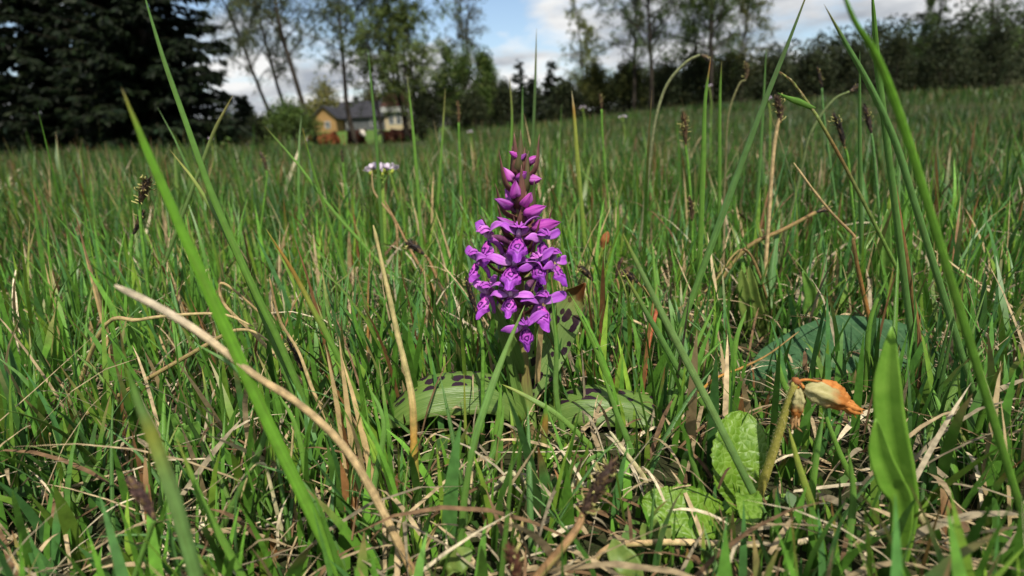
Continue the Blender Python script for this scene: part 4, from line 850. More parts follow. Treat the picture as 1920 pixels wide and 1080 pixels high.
hero_straw([(865, 1030), (866, 980), (868, 935)], (0.19, 0.19), 12, [(0, OR), (1, ST)], 'short broken orange straw stub', taper=0.9)
hero_straw([(1720, 960), (1690, 975), (1660, 995), (1620, 1010), (1590, 1060)], (0.17, 0.17), 18, [(0, ST), (0.5, SP), (1, SB)], 'whitish dead blade curling at the turf edge', True)
hero_straw([(560, 1000), (545, 900), (548, 830), (552, 780)], (0.205, 0.21), 7, [(0, ST), (1, ST)], 'thin upright straw beside the dark turf gap')
hero_straw([(520, 960), (505, 900), (495, 870), (470, 880), (450, 940)], (0.2, 0.2), 9, [(0, SP), (1, ST)], 'pale dead blade hooped over the dark turf gap', True)
hero_straw([(640, 840), (590, 740), (560, 660), (525, 600), (505, 520)], (0.265, 0.27), 9, [(0, SB), (0.5, ST), (1, SB)], 'brown straw behind the yellow-stamened sedge head')
hero_straw([(1400, 470), (1330, 540), (1270, 580)], (0.42, 0.4), 6, [(0, SB), (1, SB)], 'loose brown straw behind the red-tipped blade')

# ------------------------------------------------------------------ grass tufts around the orchid (each blade a part)
def build_tufts():
    rng = np.random.default_rng(77); variants = []
    for k in range(14):
        n = 9; L = 1.0; a0 = rng.uniform(0.02, 0.2); a1 = rng.uniform(0.1, 1.0); C = [np.zeros(3)]
        for i in range(n-1):
            th = a0+a1*((i+.5)/(n-1))**1.6; C.append(C[-1]+np.array([0, math.sin(th), math.cos(th)])*L/(n-1))
        c = np.array([G1, G2, G3, (0.11, 0.21, 0.035), G1, (0.075, 0.18, 0.04)][k % 6])*rng.normal(1, 0.08)
        tip = np.array([SB, BR, YL][k % 3]) if k % 4 == 0 else c*1.1
        m = MB(); w = 0.022*rng.uniform(0.7, 1.35)*np.interp(np.linspace(0, 1, n), [0, .2, .6, .9, 1], [.7, 1, .85, .35, .02])
        m.ribbon(np.array(C), (1, 0.15*rng.normal(), 0), w, 0.35, 3, grad([(0, c*0.9+np.array([0.02, 0.015, 0.005])), (0.25, c), (0.75, c), (1, tip)], n), thick=0.0012); variants.append(m.mesh('blade', 'blade'))
    spots = [(880, 985), (720, 1030), (560, 1030), (1060, 930), (1180, 900), (1240, 830), (1545, 1030), (1470, 1075), (1630, 985), (330, 985), (420, 925), (480, 1065), (300, 845),
             (650, 910), (1120, 1060), (1330, 1050), (735, 890), (1000, 905), (1400, 745), (1570, 790), (1650, 760), (355, 745), (450, 765), (575, 735), (655, 790), (850, 690), (1120, 705), (1290, 725),
             (1190, 640), (1080, 820), (1300, 830), (820, 870), (900, 640), (760, 650), (640, 620), (400, 610), (1440, 620), (1550, 640), (270, 1040), (200, 930), (120, 1000), (1760, 960), (1830, 880), (1720, 1060), (160, 780), (1780, 760),
             (60, 860), (1880, 980), (1000, 1060), (790, 1060), (1400, 1000), (620, 1075), (1240, 1070), (380, 1075), (1700, 860), (90, 720)]
    marks = [(985, 800, 'the orchid stem'), (840, 760, 'the left-hand folded spotted leaf'), (1385, 880, 'the upright wrinkled cowslip leaf'), (1255, 980, 'the lying wrinkled cowslip leaf'), (775, 900, 'the kinked pale straw'),
             (560, 900, 'the bright broad blade'), (1215, 660, 'the red shoot'), (1540, 680, 'the bluish lying leaf'), (450, 850, 'the dark turf gap'), (1110, 950, 'the large blurred sedge head'), (1450, 1020, 'the horizontal dry stem'),
             (1660, 850, 'the lime-green shoot'), (556, 680, 'the yellow-stamened sedge head'), (650, 850, 'the arching dry stem'), (1150, 760, 'the shorter folded spotted leaf'), (885, 560, 'the slim black sedge head'), (300, 850, 'the rounded herb leaves'),
             (1560, 860, 'the dry cowslip bells'), (960, 930, 'the whitish arched dead blade'), (320, 1000, 'the blurred bluish blade'), (440, 590, 'the folded dry grass loop'), (1410, 620, 'the olive shoot'), (120, 850, 'the outermost tall spruce'), (1820, 880, 'the outermost hillside birch')]
    def tuft_label(px, py):
        a = min(marks, key=lambda q: (q[0]-px)**2+(2*(q[1]-py))**2); w = 'in front of' if py > a[1]+35 else 'behind' if py < a[1]-45 else 'beside'
        return 'small tuft of green grass rooted '+w+' '+a[2]
    for (px, py) in spots:
        b = gnd(px, py); t = thing('grass_tuft', tuft_label(px, py), 'grass tuft', (b.x, b.y, -0.002), 'grass tufts around the orchid')
        for q in range(rng.integers(6, 11)):
            Ln = rng.uniform(0.024, 0.072)*min(1.35, b.y/0.23); az = rng.uniform(0, 6.28); p = Vector((b.x+rng.normal(0, .005), b.y+rng.normal(0, .005), -0.002))
            mw = Matrix.Translation(p) @ Matrix.Rotation(az, 4, 'Z') @ Matrix.Rotation(-abs(rng.normal(0, 0.22)), 4, 'X') @ Matrix.Diagonal((Ln*rng.uniform(.8, 1.2), Ln, Ln, 1))
            d = mw @ Vector((0, 0.25, 0.9)); mid = mw @ Vector((0, 0.1, 0.55))
            if not keep_mask(np.array([[list(p), list(mid), list(d)]]), rng)[0]: continue
            raw('blade', variants[rng.integers(0, len(variants))], t, mw)
        if not t.children: bpy.data.objects.remove(t)
build_tufts()

# ------------------------------------------------------------------ the orchid
OB = gnd(992, 800); OY = OB.y
def build_orchid():
    rng = np.random.default_rng(9)
    t = thing('orchid', 'purple spotted-leaved orchid in full flower among the grass', 'orchid', (OB.x, OB.y, 0))
    SA = spline([at(991, 812, OY), at(985, 745, OY), at(979, 690, OY), at(975, 620, OY), at(973, 520, OY), at(972, 420, OY), at(972, 340, OY), at(972, 290, OY)], 60)
    SA[0, 2] = -0.004
    m = MB(); m.tube(SA, np.interp(np.linspace(0, 1, 60), [0, .15, .35, .6, 1], [.0052, .0042, .0036, .0026, .0011]), 14); m.build('stem', 'orchid_stem', t)
    def stem_at(z): return SA[np.argmin(np.abs(SA[:, 2]-z))]
    # leaves
    def leaf(pts, S, w, fold, mats, across=11, wave=0.05, n=40, curl=0.0, seed=1, label=None):
        m = MB(); C = spline([at(a, b, OY+d) for a, b, d in pts], n); tt = np.linspace(0, 1, n)
        m.ribbon(C, facing(C)*-1 if S is None else S, np.interp(tt, *w), np.interp(tt, *fold), across, thick=0.0007, m=0, m2=1, wave=wave, seed=seed, curl=curl)
        o = m.build('leaf', mats, t)
        if label: o['label'] = label
        return o
    leaf([(1002, 815, 0), (990, 772, -.004), (950, 738, -.008), (885, 726, -.012), (815, 732, -.014), (765, 750, -.014), (728, 782, -.012), (704, 822, -.010)], (0, -.77, -.64), ([0, .15, .45, .75, 1], [.006, .0105, .0135, .0115, .002]),
         ([0, .3, .7, 1], [-.7, -.42, -.38, -.2]), ['orchid_upper', 'orchid_under'], label='arching folded leaf with dark purple spots inside')
    leaf([(1290, 812, -.006), (1245, 778, -.008), (1195, 760, -.008), (1120, 752, -.008), (1060, 758, -.006), (1018, 785, -.003), (996, 815, 0)], (0, -.77, -.64), ([0, .2, .5, .8, 1], [.0015, .010, .0130, .010, .006]),
         ([0, .3, .7, 1], [-.2, -.38, -.42, -.7]), ['orchid_upper', 'orchid_under'], seed=4, label='arching folded leaf with round purple spots, shorter than the other')
    leaf([(986, 775, .004), (990, 730, .006), (1010, 690, .009), (1034, 640, .011), (1056, 590, .012), (1078, 556, .012), (1098, 530, .008)], None, ([0, .12, .35, .65, .85, .95, 1], [.0045, .0068, .0112, .0112, .0068, .0034, .0012]),
         ([0, .5, .85, 1], [.9, .28, .35, .9]), ['orchid_upright', 'orchid_under'], 13, 0.10, curl=0.1, seed=6, label='upright spotted leaf with a withered brown tip')
    leaf([(972, 700, -.003), (962, 665, -.006), (945, 620, -.010), (922, 562, -.012)], None, ([0, .2, .5, .85, 1], [.0035, .0055, .0052, .0022, .0004]), ([0, 1], [.7, .35]), ['orchid_under', 'orchid_under'], label='small pointed unspotted leaf')
    leaf([(985, 790, -.004), (972, 740, -.005), (962, 700, -.005), (956, 660, -.006)], None, ([0, .3, .7, 1], [.004, .004, .0026, .0004]), ([0, 1], [.9, .5]), ['orchid_under', 'orchid_under'])
    leaf([(1000, 800, .012), (1040, 815, .02), (1090, 812, .03), (1130, 825, .04)], (0, .9, .45), ([0, .3, .7, 1], [.004, .007, .006, .001]), ([0, 1], [.6, .3]), ['orchid_upper', 'orchid_under'], seed=9)
    # one set of floral pieces, shared by all open flowers (x side, y outwards, z up)
    def lip_mesh(k):
        r2 = np.random.default_rng(k); nu, nv = 13, 15; V, U = [], []
        L, Wd = 0.0125, 0.0041*(1+0.08*r2.normal())
        y, z = 0.0015, -0.0008
        for j in range(nv):
            v = j/(nv-1); th = math.radians(40+46*v)
            if j: y += math.cos(th)*L/(nv-1); z -= math.sin(th)*L/(nv-1)
            wd = Wd*np.interp(v, [0, .12, .35, .56, .66, .72, .82, 0.94, 1], [.36, .55, .85, 1.0, .86, .50, .42, .34, .10])
            for i in range(nu):
                u = i/(nu-1)*2-1; back = -0.0038*abs(u)**2*np.interp(v, [0, .5, .75, 1], [.3, 1, .9, .1])
                ruf = 0.00055*math.sin(7*v*2+4*u*k)*abs(u)+0.0003*math.sin(16*v+k)*abs(u)
                V.append((u*wd, y+back*math.sin(th)+ruf, z+back*math.cos(th)*0.4+0.0009*math.sin(abs(u)*3)*(v > .5)*(v < .8))); U.append((u*0.5*wd/Wd+0.5, v))
        F = [(j*nu+i, j*nu+i+1, (j+1)*nu+i+1, (j+1)*nu+i) for j in range(nv-1) for i in range(nu-1)]
        return mesh('lip', V, F, 'lip', None, U)
    def petal(C, S, hw, mat, name, fold=0.35, n=14, prof=None):
        m = MB(); C = spline(C, n); tt = np.linspace(0, 1, n)
        m.ribbon(C, S, hw*np.interp(tt, *(prof or ([0, .15, .45, .75, .92, 1], [.35, .7, 1, .82, .42, .06]))), fold, 7, thick=0.00022)
        m.U = [np.stack([u[:, 0]/(2*hw)+.5, u[:, 1]/max(u[:, 1].max(), 1e-6)], 1) for u in m.U]
        return m
    lips = [lip_mesh(k) for k in (1, 2, 3)]
    def sepal_mesh(s, k):
        r2 = np.random.default_rng(k+20); e = r2.uniform(-.0026, .002)
        return petal([(s*.0012, .0005, .0008), (s*.0046, .0022, .0030+e), (s*.0084, .0022, .0046+e*1.5), (s*.0116, .0006, .0040+e*2.6)], (0, -.55, .8), 0.0024, 'sepal', 'sepal', 0.22, prof=([0, .15, .42, .7, .9, 1], [.32, .7, 1, .78, .34, .03])).mesh('sepal', 'sepal')
    sep = {(s, k): sepal_mesh(s, k) for s in (-1, 1) for k in range(3)}
    def hood_mesh(k):
        r2 = np.random.default_rng(k+40); m = MB()
        for s, wd in ((0, .0024), (-1, .0021), (1, .0021)):
            q = petal([(s*.0010, -.0010, .0012), (s*.0020, .0002, .0032), (s*.0018, .0024, .0046), (s*.0007, .0046, .0040+.0005*r2.normal())], (1, 0, 0) if s == 0 else (.75, 0, -.6*s), wd*1.15, 'hood', 'hood', -0.45)
            base = m.n; m.V += q.V; m.F += [tuple(i+base for i in f) for f in q.F]; m.C += q.C; m.U += q.U; m.M += q.M; m.n += q.n
        c = MB(); m.tube(np.array([(0, -.001, .0004), (0, .0012, .0018), (0, .0022, .0032)]), [.0013, .0012, .0005], 8)
        return m.mesh('hood', 'hood')
    hoods = [hood_mesh(k) for k in range(3)]
    def bract(base, mid, tip, mat='bract', hw=0.0030):
        m = MB(); C = spline([base, mid, tip], 12); out = nrm(np.array(mid)-stem_at(mid[2])+1e-6); S = np.cross(tangents(C), out)
        m.ribbon(C, S, hw*np.interp(np.linspace(0, 1, 12), [0, .25, .6, 1], [.8, 1, .65, .03]), 0.5, 5, thick=0.0003); return m.build('bract', mat, t)
    def flower(px, py, s, sc=1.0, back=False, tilt=None, roll=None, bmat='bract', R=0.021):
        c = math.sqrt(max(0, 1-s*s)); sgn = 1 if back else -1
        P = at(px, py, OY+sgn*c*R*0.92); P = np.array(P); st = stem_at(P[2]-0.007*sc)
        ang = math.atan2(-s, sgn*c); tilt = rng.normal(-0.02, 0.2) if tilt is None else tilt; roll = rng.normal(0, 0.2) if roll is None else roll; sc *= rng.uniform(0.9, 1.08)
        mw = Matrix.Translation(P.tolist()) @ Matrix.Rotation(ang, 4, 'Z') @ Matrix.Rotation(tilt, 4, 'X') @ Matrix.Rotation(roll, 4, 'Y') @ Matrix.Scale(sc, 4)
        m = MB(); mid = (st+P)/2+np.array([0, 0, .002]); inner = np.array(mw @ Vector((0, -.0012, .0002)))
        m.tube(spline([st, mid, inner], 12), np.interp(np.linspace(0, 1, 12), [0, .4, .8, 1], [.0011, .0019, .0015, .0009]), 8, m=0)
        sp = [np.array(mw @ Vector(v)) for v in ((0, -.0004, -.0006), (0, -.003, -.0026), (0, -.0052, -.0062), (0, -.0058, -.0098))]
        m.tube(spline(sp, 10), np.linspace(.0016, .0009, 10)*sc, 8, m=1)
        f = m.build('flower', ['ovary', 'spur'], t); k = int(rng.integers(0, 3))
        raw('lip', lips[k], f, mw); raw('hood', hoods[int(rng.integers(0, 3))], f, mw)
        for q in (-1, 1): raw('sepal', sep[(q, int(rng.integers(0, 3)))], f, mw @ Matrix.Rotation(q*rng.normal(0.05, 0.28), 4, 'Y') @ Matrix.Rotation(rng.normal(0, 0.35), 4, 'X') @ Matrix.Diagonal((rng.uniform(.9, 1.15), rng.uniform(.9, 1.1), rng.uniform(.85, 1.15), 1)))
        out = nrm(np.array([s, sgn*c, 0.0])); bl = rng.uniform(.014, .022)
        bract(st-np.array([0, 0, .003])+out*.001, st+(P-st)*0.62-np.array([0, 0, .0030]), P+out*.002+np.array([rng.normal(0, .003), 0, bl*0.55]), bmat)
    for a in [(916, 446, -.75, 1.02), (972, 444, -.02, 1.02), (1014, 448, .6, 1.02), (1036, 492, .85, 1.0), (895, 489, -.85, 1.02), (964, 498, -.06, 1.06), (1004, 492, .42, .9),
              (913, 552, -.66, 1.0), (957, 556, -.12, .92), (1013, 570, .58, 1.0), (985, 611, .14, 1.0)]:
        flower(*a, R=0.021 if a[0] not in (940, 935, 998) else 0.015)
    for a in [(945, 470, -.5, 1.0), (1006, 520, .5, 1.0), (935, 540, -.7, 1.0), (972, 430, .1, .95)]: flower(*a, back=True, bmat='bract_green')
    # buds
    def bud_mesh(k):
        r2 = np.random.default_rng(k+60); n, sd = 16, 15; V, U = [], []
        for j in range(n):
            v = j/(n-1); r = 0.0026*math.sin(math.pi*min(1, .04+v*.96))**0.62*np.interp(v, [0, .3, .7, .9, 1], [.8, 1.05, .9, .6, .25])
            for i in range(sd):
                a = 2*math.pi*i/sd; rr = r*(1+0.16*math.cos(3*a+v*1.8+k)+0.05*math.sin(7*v+2*a)-0.16*(abs((3*a/(2*math.pi)+v*.4) % 1-.5) < .09))
                V.append((rr*math.cos(a), v*0.0092+0.0004*math.sin(3*a), rr*math.sin(a)*0.85+0.0010*math.sin(v*3.1)-0.0022*v*v+0.0004*math.sin(5*v+k))); U.append((i/sd, .3+.7*v))
        F = [(j*sd+i, (j+1)*sd+i, (j+1)*sd+(i+1) % sd, j*sd+(i+1) % sd) for j in range(n-1) for i in range(sd)]+[tuple(range(sd)), tuple((n-1)*sd+i for i in range(sd-1, -1, -1))]
        return mesh('bud', V, F, 'bud', None, U)
    buds = [bud_mesh(k) for k in range(3)]
    for i, (px, py, s, sc, up, back) in enumerate([(965, 292, -.3, .95, 1.2, 0), (979, 296, .25, .95, 1.2, 0), (997, 300, .75, .7, .9, 0), (953, 328, -.75, 1.0, .9, 0), (978, 331, .12, 1.02, .75, 0), (1000, 337, .8, 1.05, .45, 0), (966, 357, -.15, 1.08, .75, 0),
                                                 (946, 381, -.85, 1.35, .0, 0), (988, 376, .6, 1.2, .5, 0), (1000, 396, .75, 1.4, .35, 0), (1022, 424, .9, 1.4, .05, 0), (985, 340, .3, 1.0, .6, 1), (958, 370, -.5, 1.2, .4, 1), (975, 310, 0, 1.0, .9, 1), (990, 405, .4, 1.3, .2, 1), (950, 420, -.7, 1.2, .2, 0)]):
        c = math.sqrt(1-s*s); sg = 1 if back else -1; hgt = np.clip((py-270)/150, .25, 1); P = np.array(at(px, py, OY+sg*c*0.012*hgt)); st = stem_at(P[2]-.007)
        d = Vector((s, sg*c, up)).normalized(); q = d.to_track_quat('Y', 'Z').to_matrix().to_4x4()
        sc *= rng.uniform(.88, 1.08); mw = Matrix.Translation((Vector(P.tolist())-d*.0046*sc)) @ q @ Matrix.Rotation(rng.uniform(0, 6), 4, 'Y') @ Matrix.Scale(sc, 4)
        b = raw('bud', buds[i % 3], t, mw); m = MB(); m.tube(spline([st, (st+P)/2, P-np.array(d)*.003*sc], 8), np.linspace(.0009, .0016, 8), 7); m.build('stalk', 'ovary', b)
        o = np.array([s, sg*c, 0])*.0022
        bract(st-np.array([0, 0, .004])+o*.3, (st+P)/2+o*(1.0 if back or i % 2 else 1.6)+np.array([.0030*(-1)**i, 0, -.001]), P+o*.3+np.array([.0035*(-1)**i, 0, .0095*(1.25 if i < 7 else 1)]), 'bract' if i % 4 else 'bract_green', 0.0040)
    for px, py, x0 in ((966, 266, 962), (975, 272, 978), (984, 276, 988), (992, 283, 990)):
        bract(np.array(at(x0, 325, OY-.003)), np.array(at((px+x0)/2-1, 298, OY-.004)), np.array(at(px, py, OY-.003)), 'bract', .0019)
    return t
build_orchid()

# ------------------------------------------------------------------ sedges with dark flower heads
def sedge(px, Y, head, wpx, label, stamens=20, orange=False, stemcol=G3, swpx=5, scol=(0.028, 0.020, 0.017), seed=0, fuzzy=0.4):
    wpx *= 0.85; rng = np.random.default_rng(seed+100); C = path(px+[head[0]], Y, 24); base = C[0]
    t = thing('sedge', label, 'sedge', (base[0], base[1], max(0, base[2]) if base[2] > -0.01 else 0), 'sedges with dark flower heads')
    k = np.mean([1/ppm(c) for c in C]); m = MB(); m.tube(C, np.linspace(swpx*.6, swpx*.42, 24)*k, 7, grad([(0, stemcol), (0.85, stemcol), (1, BR if orange else stemcol)], 24)); m.build('stem', 'straw', t)
    yh = Y[1] if isinstance(Y, tuple) else Y
    H = spline([at(a, b, yh) for a, b in head], 12); r = 0.5*wpx/ppm(H[5]); prof = np.interp(np.linspace(0, 1, 12), [0, .15, .5, .85, 1], [.3, .7, 1, .8, .2])*r
    m = MB(); m.tube(H, prof*.62, 8, np.array(scol)*.7); T = tangents(H)
    for i in range(90):
        f = rng.uniform(0.02, .98)*11; a = int(min(10, f)); u = f-a; p = H[a]*(1-u)+H[a+1]*u; rr = (prof[a]*(1-u)+prof[a+1]*u); o = nrm(np.cross(T[a], rng.normal(size=3)))
        L = r*rng.uniform(.7, 1.2); q = p+o*rr*.5; S = np.cross(T[a], o); tip = q+o*rr*.55+T[a]*L
        c = np.array(scol)*rng.uniform(.5, 2.0) if rng.uniform() < .72 else np.array((0.20, 0.13, 0.06))*rng.uniform(.6, 1.3)
        m.add([q-S*L*.28, q+S*L*.28, tip, q+o*rr*.35+T[a]*L*.4], [(0, 1, 3), (1, 2, 3), (2, 0, 3)], c)
    s = m.build('spike', 'scale_dark', t, False); s['kind'] = 'stuff'
    if stamens:
        m = MB()
        for i in range(stamens):
            f = rng.uniform(fuzzy, 1)*11; a = int(min(10, f)); p = H[a]; o = nrm(np.cross(T[a], rng.normal(size=3))); d = o*rng.uniform(.6, 1.2)+T[a]*rng.uniform(-.1, .9)
            m.tube(np.array([p+o*prof[a]*.5, p+o*prof[a]*.7+d*r*.8, p+d*r*rng.uniform(1.0, 1.7)]), r*.10, 4, np.array((0.52, 0.44, 0.17))*rng.uniform(.7, 1.15))
        s = m.build('stamens', 'straw', t); s['kind'] = 'stuff'
    return t
sedge([(572, 800), (575, 740), (568, 700)], 0.275, [(567, 697), (556, 665), (541, 635)], 22, 'dark sedge head with long yellow stamens near the arching dry stem', 26, True, G1, 9, seed=1, fuzzy=.6)
sedge([(905, 720), (905, 650), (897, 600)], 0.275, [(896, 594), (884, 555), (874, 522)], 18, 'slim black sedge head touching the orchid flowers', 10, True, G1, 7, seed=2, fuzzy=.8)
sedge([(830, 545), (805, 490)], 0.45, [(795, 477), (778, 462), (768, 455)], 24, 'roundish black sedge head between pale straw and orchid', 10, False, SB, 6, seed=3)
sedge([(275, 520), (265, 430), (262, 385)], 0.36, [(262, 383), (270, 355), (278, 335)], 25, 'fluffy yellowish sedge head behind the broad bright blade', 26, False, G1, 6, (0.06, 0.04, 0.025), 4, .05)
sedge([(240, 540), (248, 450)], 0.40, [(250, 440), (262, 415), (268, 398)], 18, 'small dark sedge head under the fluffy yellowish one', 6, False, G1, 5, seed=5)
sedge([(1130, 640), (1120, 545)], 0.36, [(1112, 527), (1100, 512), (1086, 500)], 18, 'dark sedge head with pale tip beside the withered orchid leaf', 10, False, G1, 6, seed=6, fuzzy=.75)
sedge([(1240, 590), (1210, 545)], 0.40, [(1196, 530), (1184, 520), (1172, 512)], 22, 'rounded black sedge head above the red stem', 4, False, SB, 6, seed=7)
sedge([(1165, 560), (1158, 530)], 0.42, [(1155, 522), (1160, 500), (1166, 486)], 14, 'small brown sedge head behind the rounded black one', 6, False, SB, 5, (0.07, 0.04, 0.03), 8)
sedge([(1300, 430), (1290, 310), (1286, 280)], 0.55, [(1286, 270), (1284, 240), (1281, 212)], 18, 'tan fuzzy sedge head left of the red-tipped blade', 26, True, G1, 5, (0.09, 0.05, 0.025), 9, .1)
sedge([(1300, 560), (1298, 470), (1298, 425)], 0.5, [(1298, 415), (1297, 392), (1293, 370)], 15, 'tan sedge head on a low stem beside the red-tipped blade', 18, False, G1, 5, (0.07, 0.045, 0.028), 10, .3)
sedge([(1440, 430), (1450, 290), (1462, 215)], 0.45, [(1462, 232), (1462, 205), (1455, 182)], 20, 'brown sedge head on a straw-coloured stalk beside the tall bluish blade', 20, True, ST, 7, (0.075, 0.045, 0.03), 11, .1)
sedge([(1600, 400), (1590, 300)], 0.48, [(1583, 275), (1576, 245), (1564, 215)], 18, 'black sedge head with yellow tip under the bud stalk', 16, True, G1, 5, seed=12, fuzzy=.7)
sedge([(1650, 420), (1640, 300)], 0.5, [(1634, 250), (1628, 225), (1620, 198)], 16, 'brownish sedge head beside the dark brown stalk', 10, False, G2, 5, (0.06, 0.04, 0.035), 13)
sedge([(1560, 330), (1545, 220)], 0.7, [(1541, 165), (1537, 145), (1533, 128)], 11, 'slim dark sedge head in front of the hillside bushes', 4, False, G2, 4, seed=14)
sedge([(1340, 540), (1400, 465), (1470, 430)], (0.46, 0.45), [(1530, 398), (1545, 393), (1555, 390)], 16, 'black sedge head at the end of a slanting brown stalk', 4, False, SB, 8, seed=15)
sedge([(1215, 330), (1228, 230), (1250, 160), (1285, 118)], 0.5, [(1312, 103), (1322, 106), (1328, 112)], 13, 'drooping sedge head on a long arching grey stalk', 4, False, (0.14, 0.15, 0.075), 6, (0.06, 0.05, 0.04), 16)
sedge([(1500, 330), (1520, 250), (1560, 190)], 0.55, [(1592, 172), (1600, 168), (1606, 162)], 14, 'small black head on an arching stalk below the hillside', 3, False, (0.10, 0.13, 0.05), 5, seed=17)
sedge([(1360, 320), (1365, 220), (1385, 160)], 0.7, [(1398, 150), (1400, 135), (1398, 118)], 13, 'faint tan sedge head beside the narrow upright blade', 12, False, (0.14, 0.13, 0.06), 4, (0.09, 0.06, 0.035), 18, .2)
sedge([(1000, 1090), (1060, 1020), (1085, 985)], (0.15, 0.16), [(1092, 965), (1120, 915), (1150, 868)], 44, 'large blurred brown sedge head at the foot of the turf', 22, False, SB, 16, (0.06, 0.036, 0.026), 19, .05)
sedge([(975, 1130), (972, 1100)], 0.135, [(970, 1100), (966, 1060), (955, 1028)], 40, 'blurred reddish brown sedge head low beside the large blurred one', 6, False, SB, 14, (0.10, 0.04, 0.025), 20)
sedge([(650, 400), (645, 330)], 0.8, [(643, 305), (641, 292), (640, 282)], 8, 'tiny dark sedge head below the dark brown cow', 3, False, G1, 4, seed=21)
sedge([(490, 420), (500, 340)], 0.7, [(500, 320), (495, 300), (488, 285)], 11, 'small brown sedge head below the round green bush', 8, False, G1, 4, (0.07, 0.05, 0.03), 22)
sedge([(1140, 380), (1130, 260)], 0.8, [(1128, 205), (1127, 190), (1125, 176)], 10, 'tan sedge head in front of the olive scrub', 8, False, G1, 4, (0.09, 0.055, 0.03), 23)
sedge([(255, 1075), (280, 1000)], 0.14, [(290, 975), (270, 935), (245, 900)], 34, 'blurred purplish sedge head behind the blurred bluish blade', 0, False, G3, 10, (0.08, 0.045, 0.04), 24)
sedge([(865, 420), (862, 300)], 0.9, [(860, 230), (860, 212), (858, 190)], 9, 'tan grass head in front of the tall rounded tree', 8, False, G1, 4, (0.12, 0.07, 0.035), 25)

# ------------------------------------------------------------------ pale cuckooflowers
def cuckoo(px, py, Y, base, wpx, label, nfl=7, seed=0):
    rng = np.random.default_rng(seed+300); C = path([base, ((base[0]+px)/2+2, (base[1]+py)/2), (px, py+0.45*wpx)], Y, 16); k = 1/ppm(C[-1]); t = thing('cuckooflower', label, 'flower', (C[0][0], C[0][1], 0), 'cuckooflowers in the meadow')
    m = MB(); m.tube(C, np.linspace(4.6, 3.8, 16)*k*wpx/54, 8, grad([(0, G1), (1, (0.20, 0.30, 0.05))], 16)); m.build('stem', 'straw', t)
    top = C[-1]; R = wpx*k*.5
    for i in range(nfl):
        a = 2*math.pi*i/nfl+rng.uniform(-.3, .3); q = 0.25 if i == 0 else rng.uniform(.55, .95); c = top+np.array([math.cos(a)*R*q, math.sin(a)*R*q, R*(.42+.45*(1-q)+rng.normal(0, .08))])
        d = nrm(np.array([math.cos(a)*q*.75, math.sin(a)*q*.75, .9])); m = MB(); m.tube(spline([top-np.array([0, 0, R*rng.uniform(0, .35)]), (top+c)/2-np.array([0, 0, R*.1]), c-d*R*.28], 7), R*.032, 5, (0.20, 0.30, 0.05), m=0)
        m.tube(np.array([c-d*R*.30, c-d*R*.15, c+d*R*.05]), [R*.06, R*.12, R*.10], 7, (0.30, 0.36, 0.05)); f = m.build('blossom', 'straw', t)
        s1 = nrm(np.cross(d, (0.3, 0.2, 1))); s2 = np.cross(d, s1)
        for j in range(4):
            b = j*math.pi/2+rng.uniform(-.2, .2); o = s1*math.cos(b)+s2*math.sin(b); pm = MB(); P = spline([c, c+o*R*.12+d*R*.22, c+o*R*.30+d*R*.40], 8)
            pm.ribbon(P, np.cross(o, d), R*.17*np.interp(np.linspace(0, 1, 8), [0, .3, .7, .92, 1], [.25, .7, 1, .85, .4]), .2, 5, np.array((0.62, 0.54, 0.64))*rng.uniform(.9, 1.12), thick=R*.012); pm.build('petal', 'petal_white', f)
    return t
cuckoo(716, 310, 0.66, (722, 520), 56, 'pale pink-white cuckooflower head in sharp view beside the thin brown stalk', 8, 1)
for i, (px, py, Y, w, lab) in enumerate([(1093, 200, 2.2, 13, 'tiny white flower head in front of the small spruces'), (1168, 218, 1.9, 15, 'tiny white flower head below the olive scrub'), (1441, 185, 1.3, 18, 'small lilac flower head beside the tall bluish blade'),
                                         (882, 246, 2.6, 13, 'tiny white flower head below the pointed green tree'), (1330, 160, 1.9, 14, 'tiny pink flower head beside the red-tipped blade'), (396, 258, 1.8, 11, 'tiny pinkish flower head below the tall dark spruce')]):
    cuckoo(px, py, Y, (px+3, py+60), w, lab, 5, 10+i)

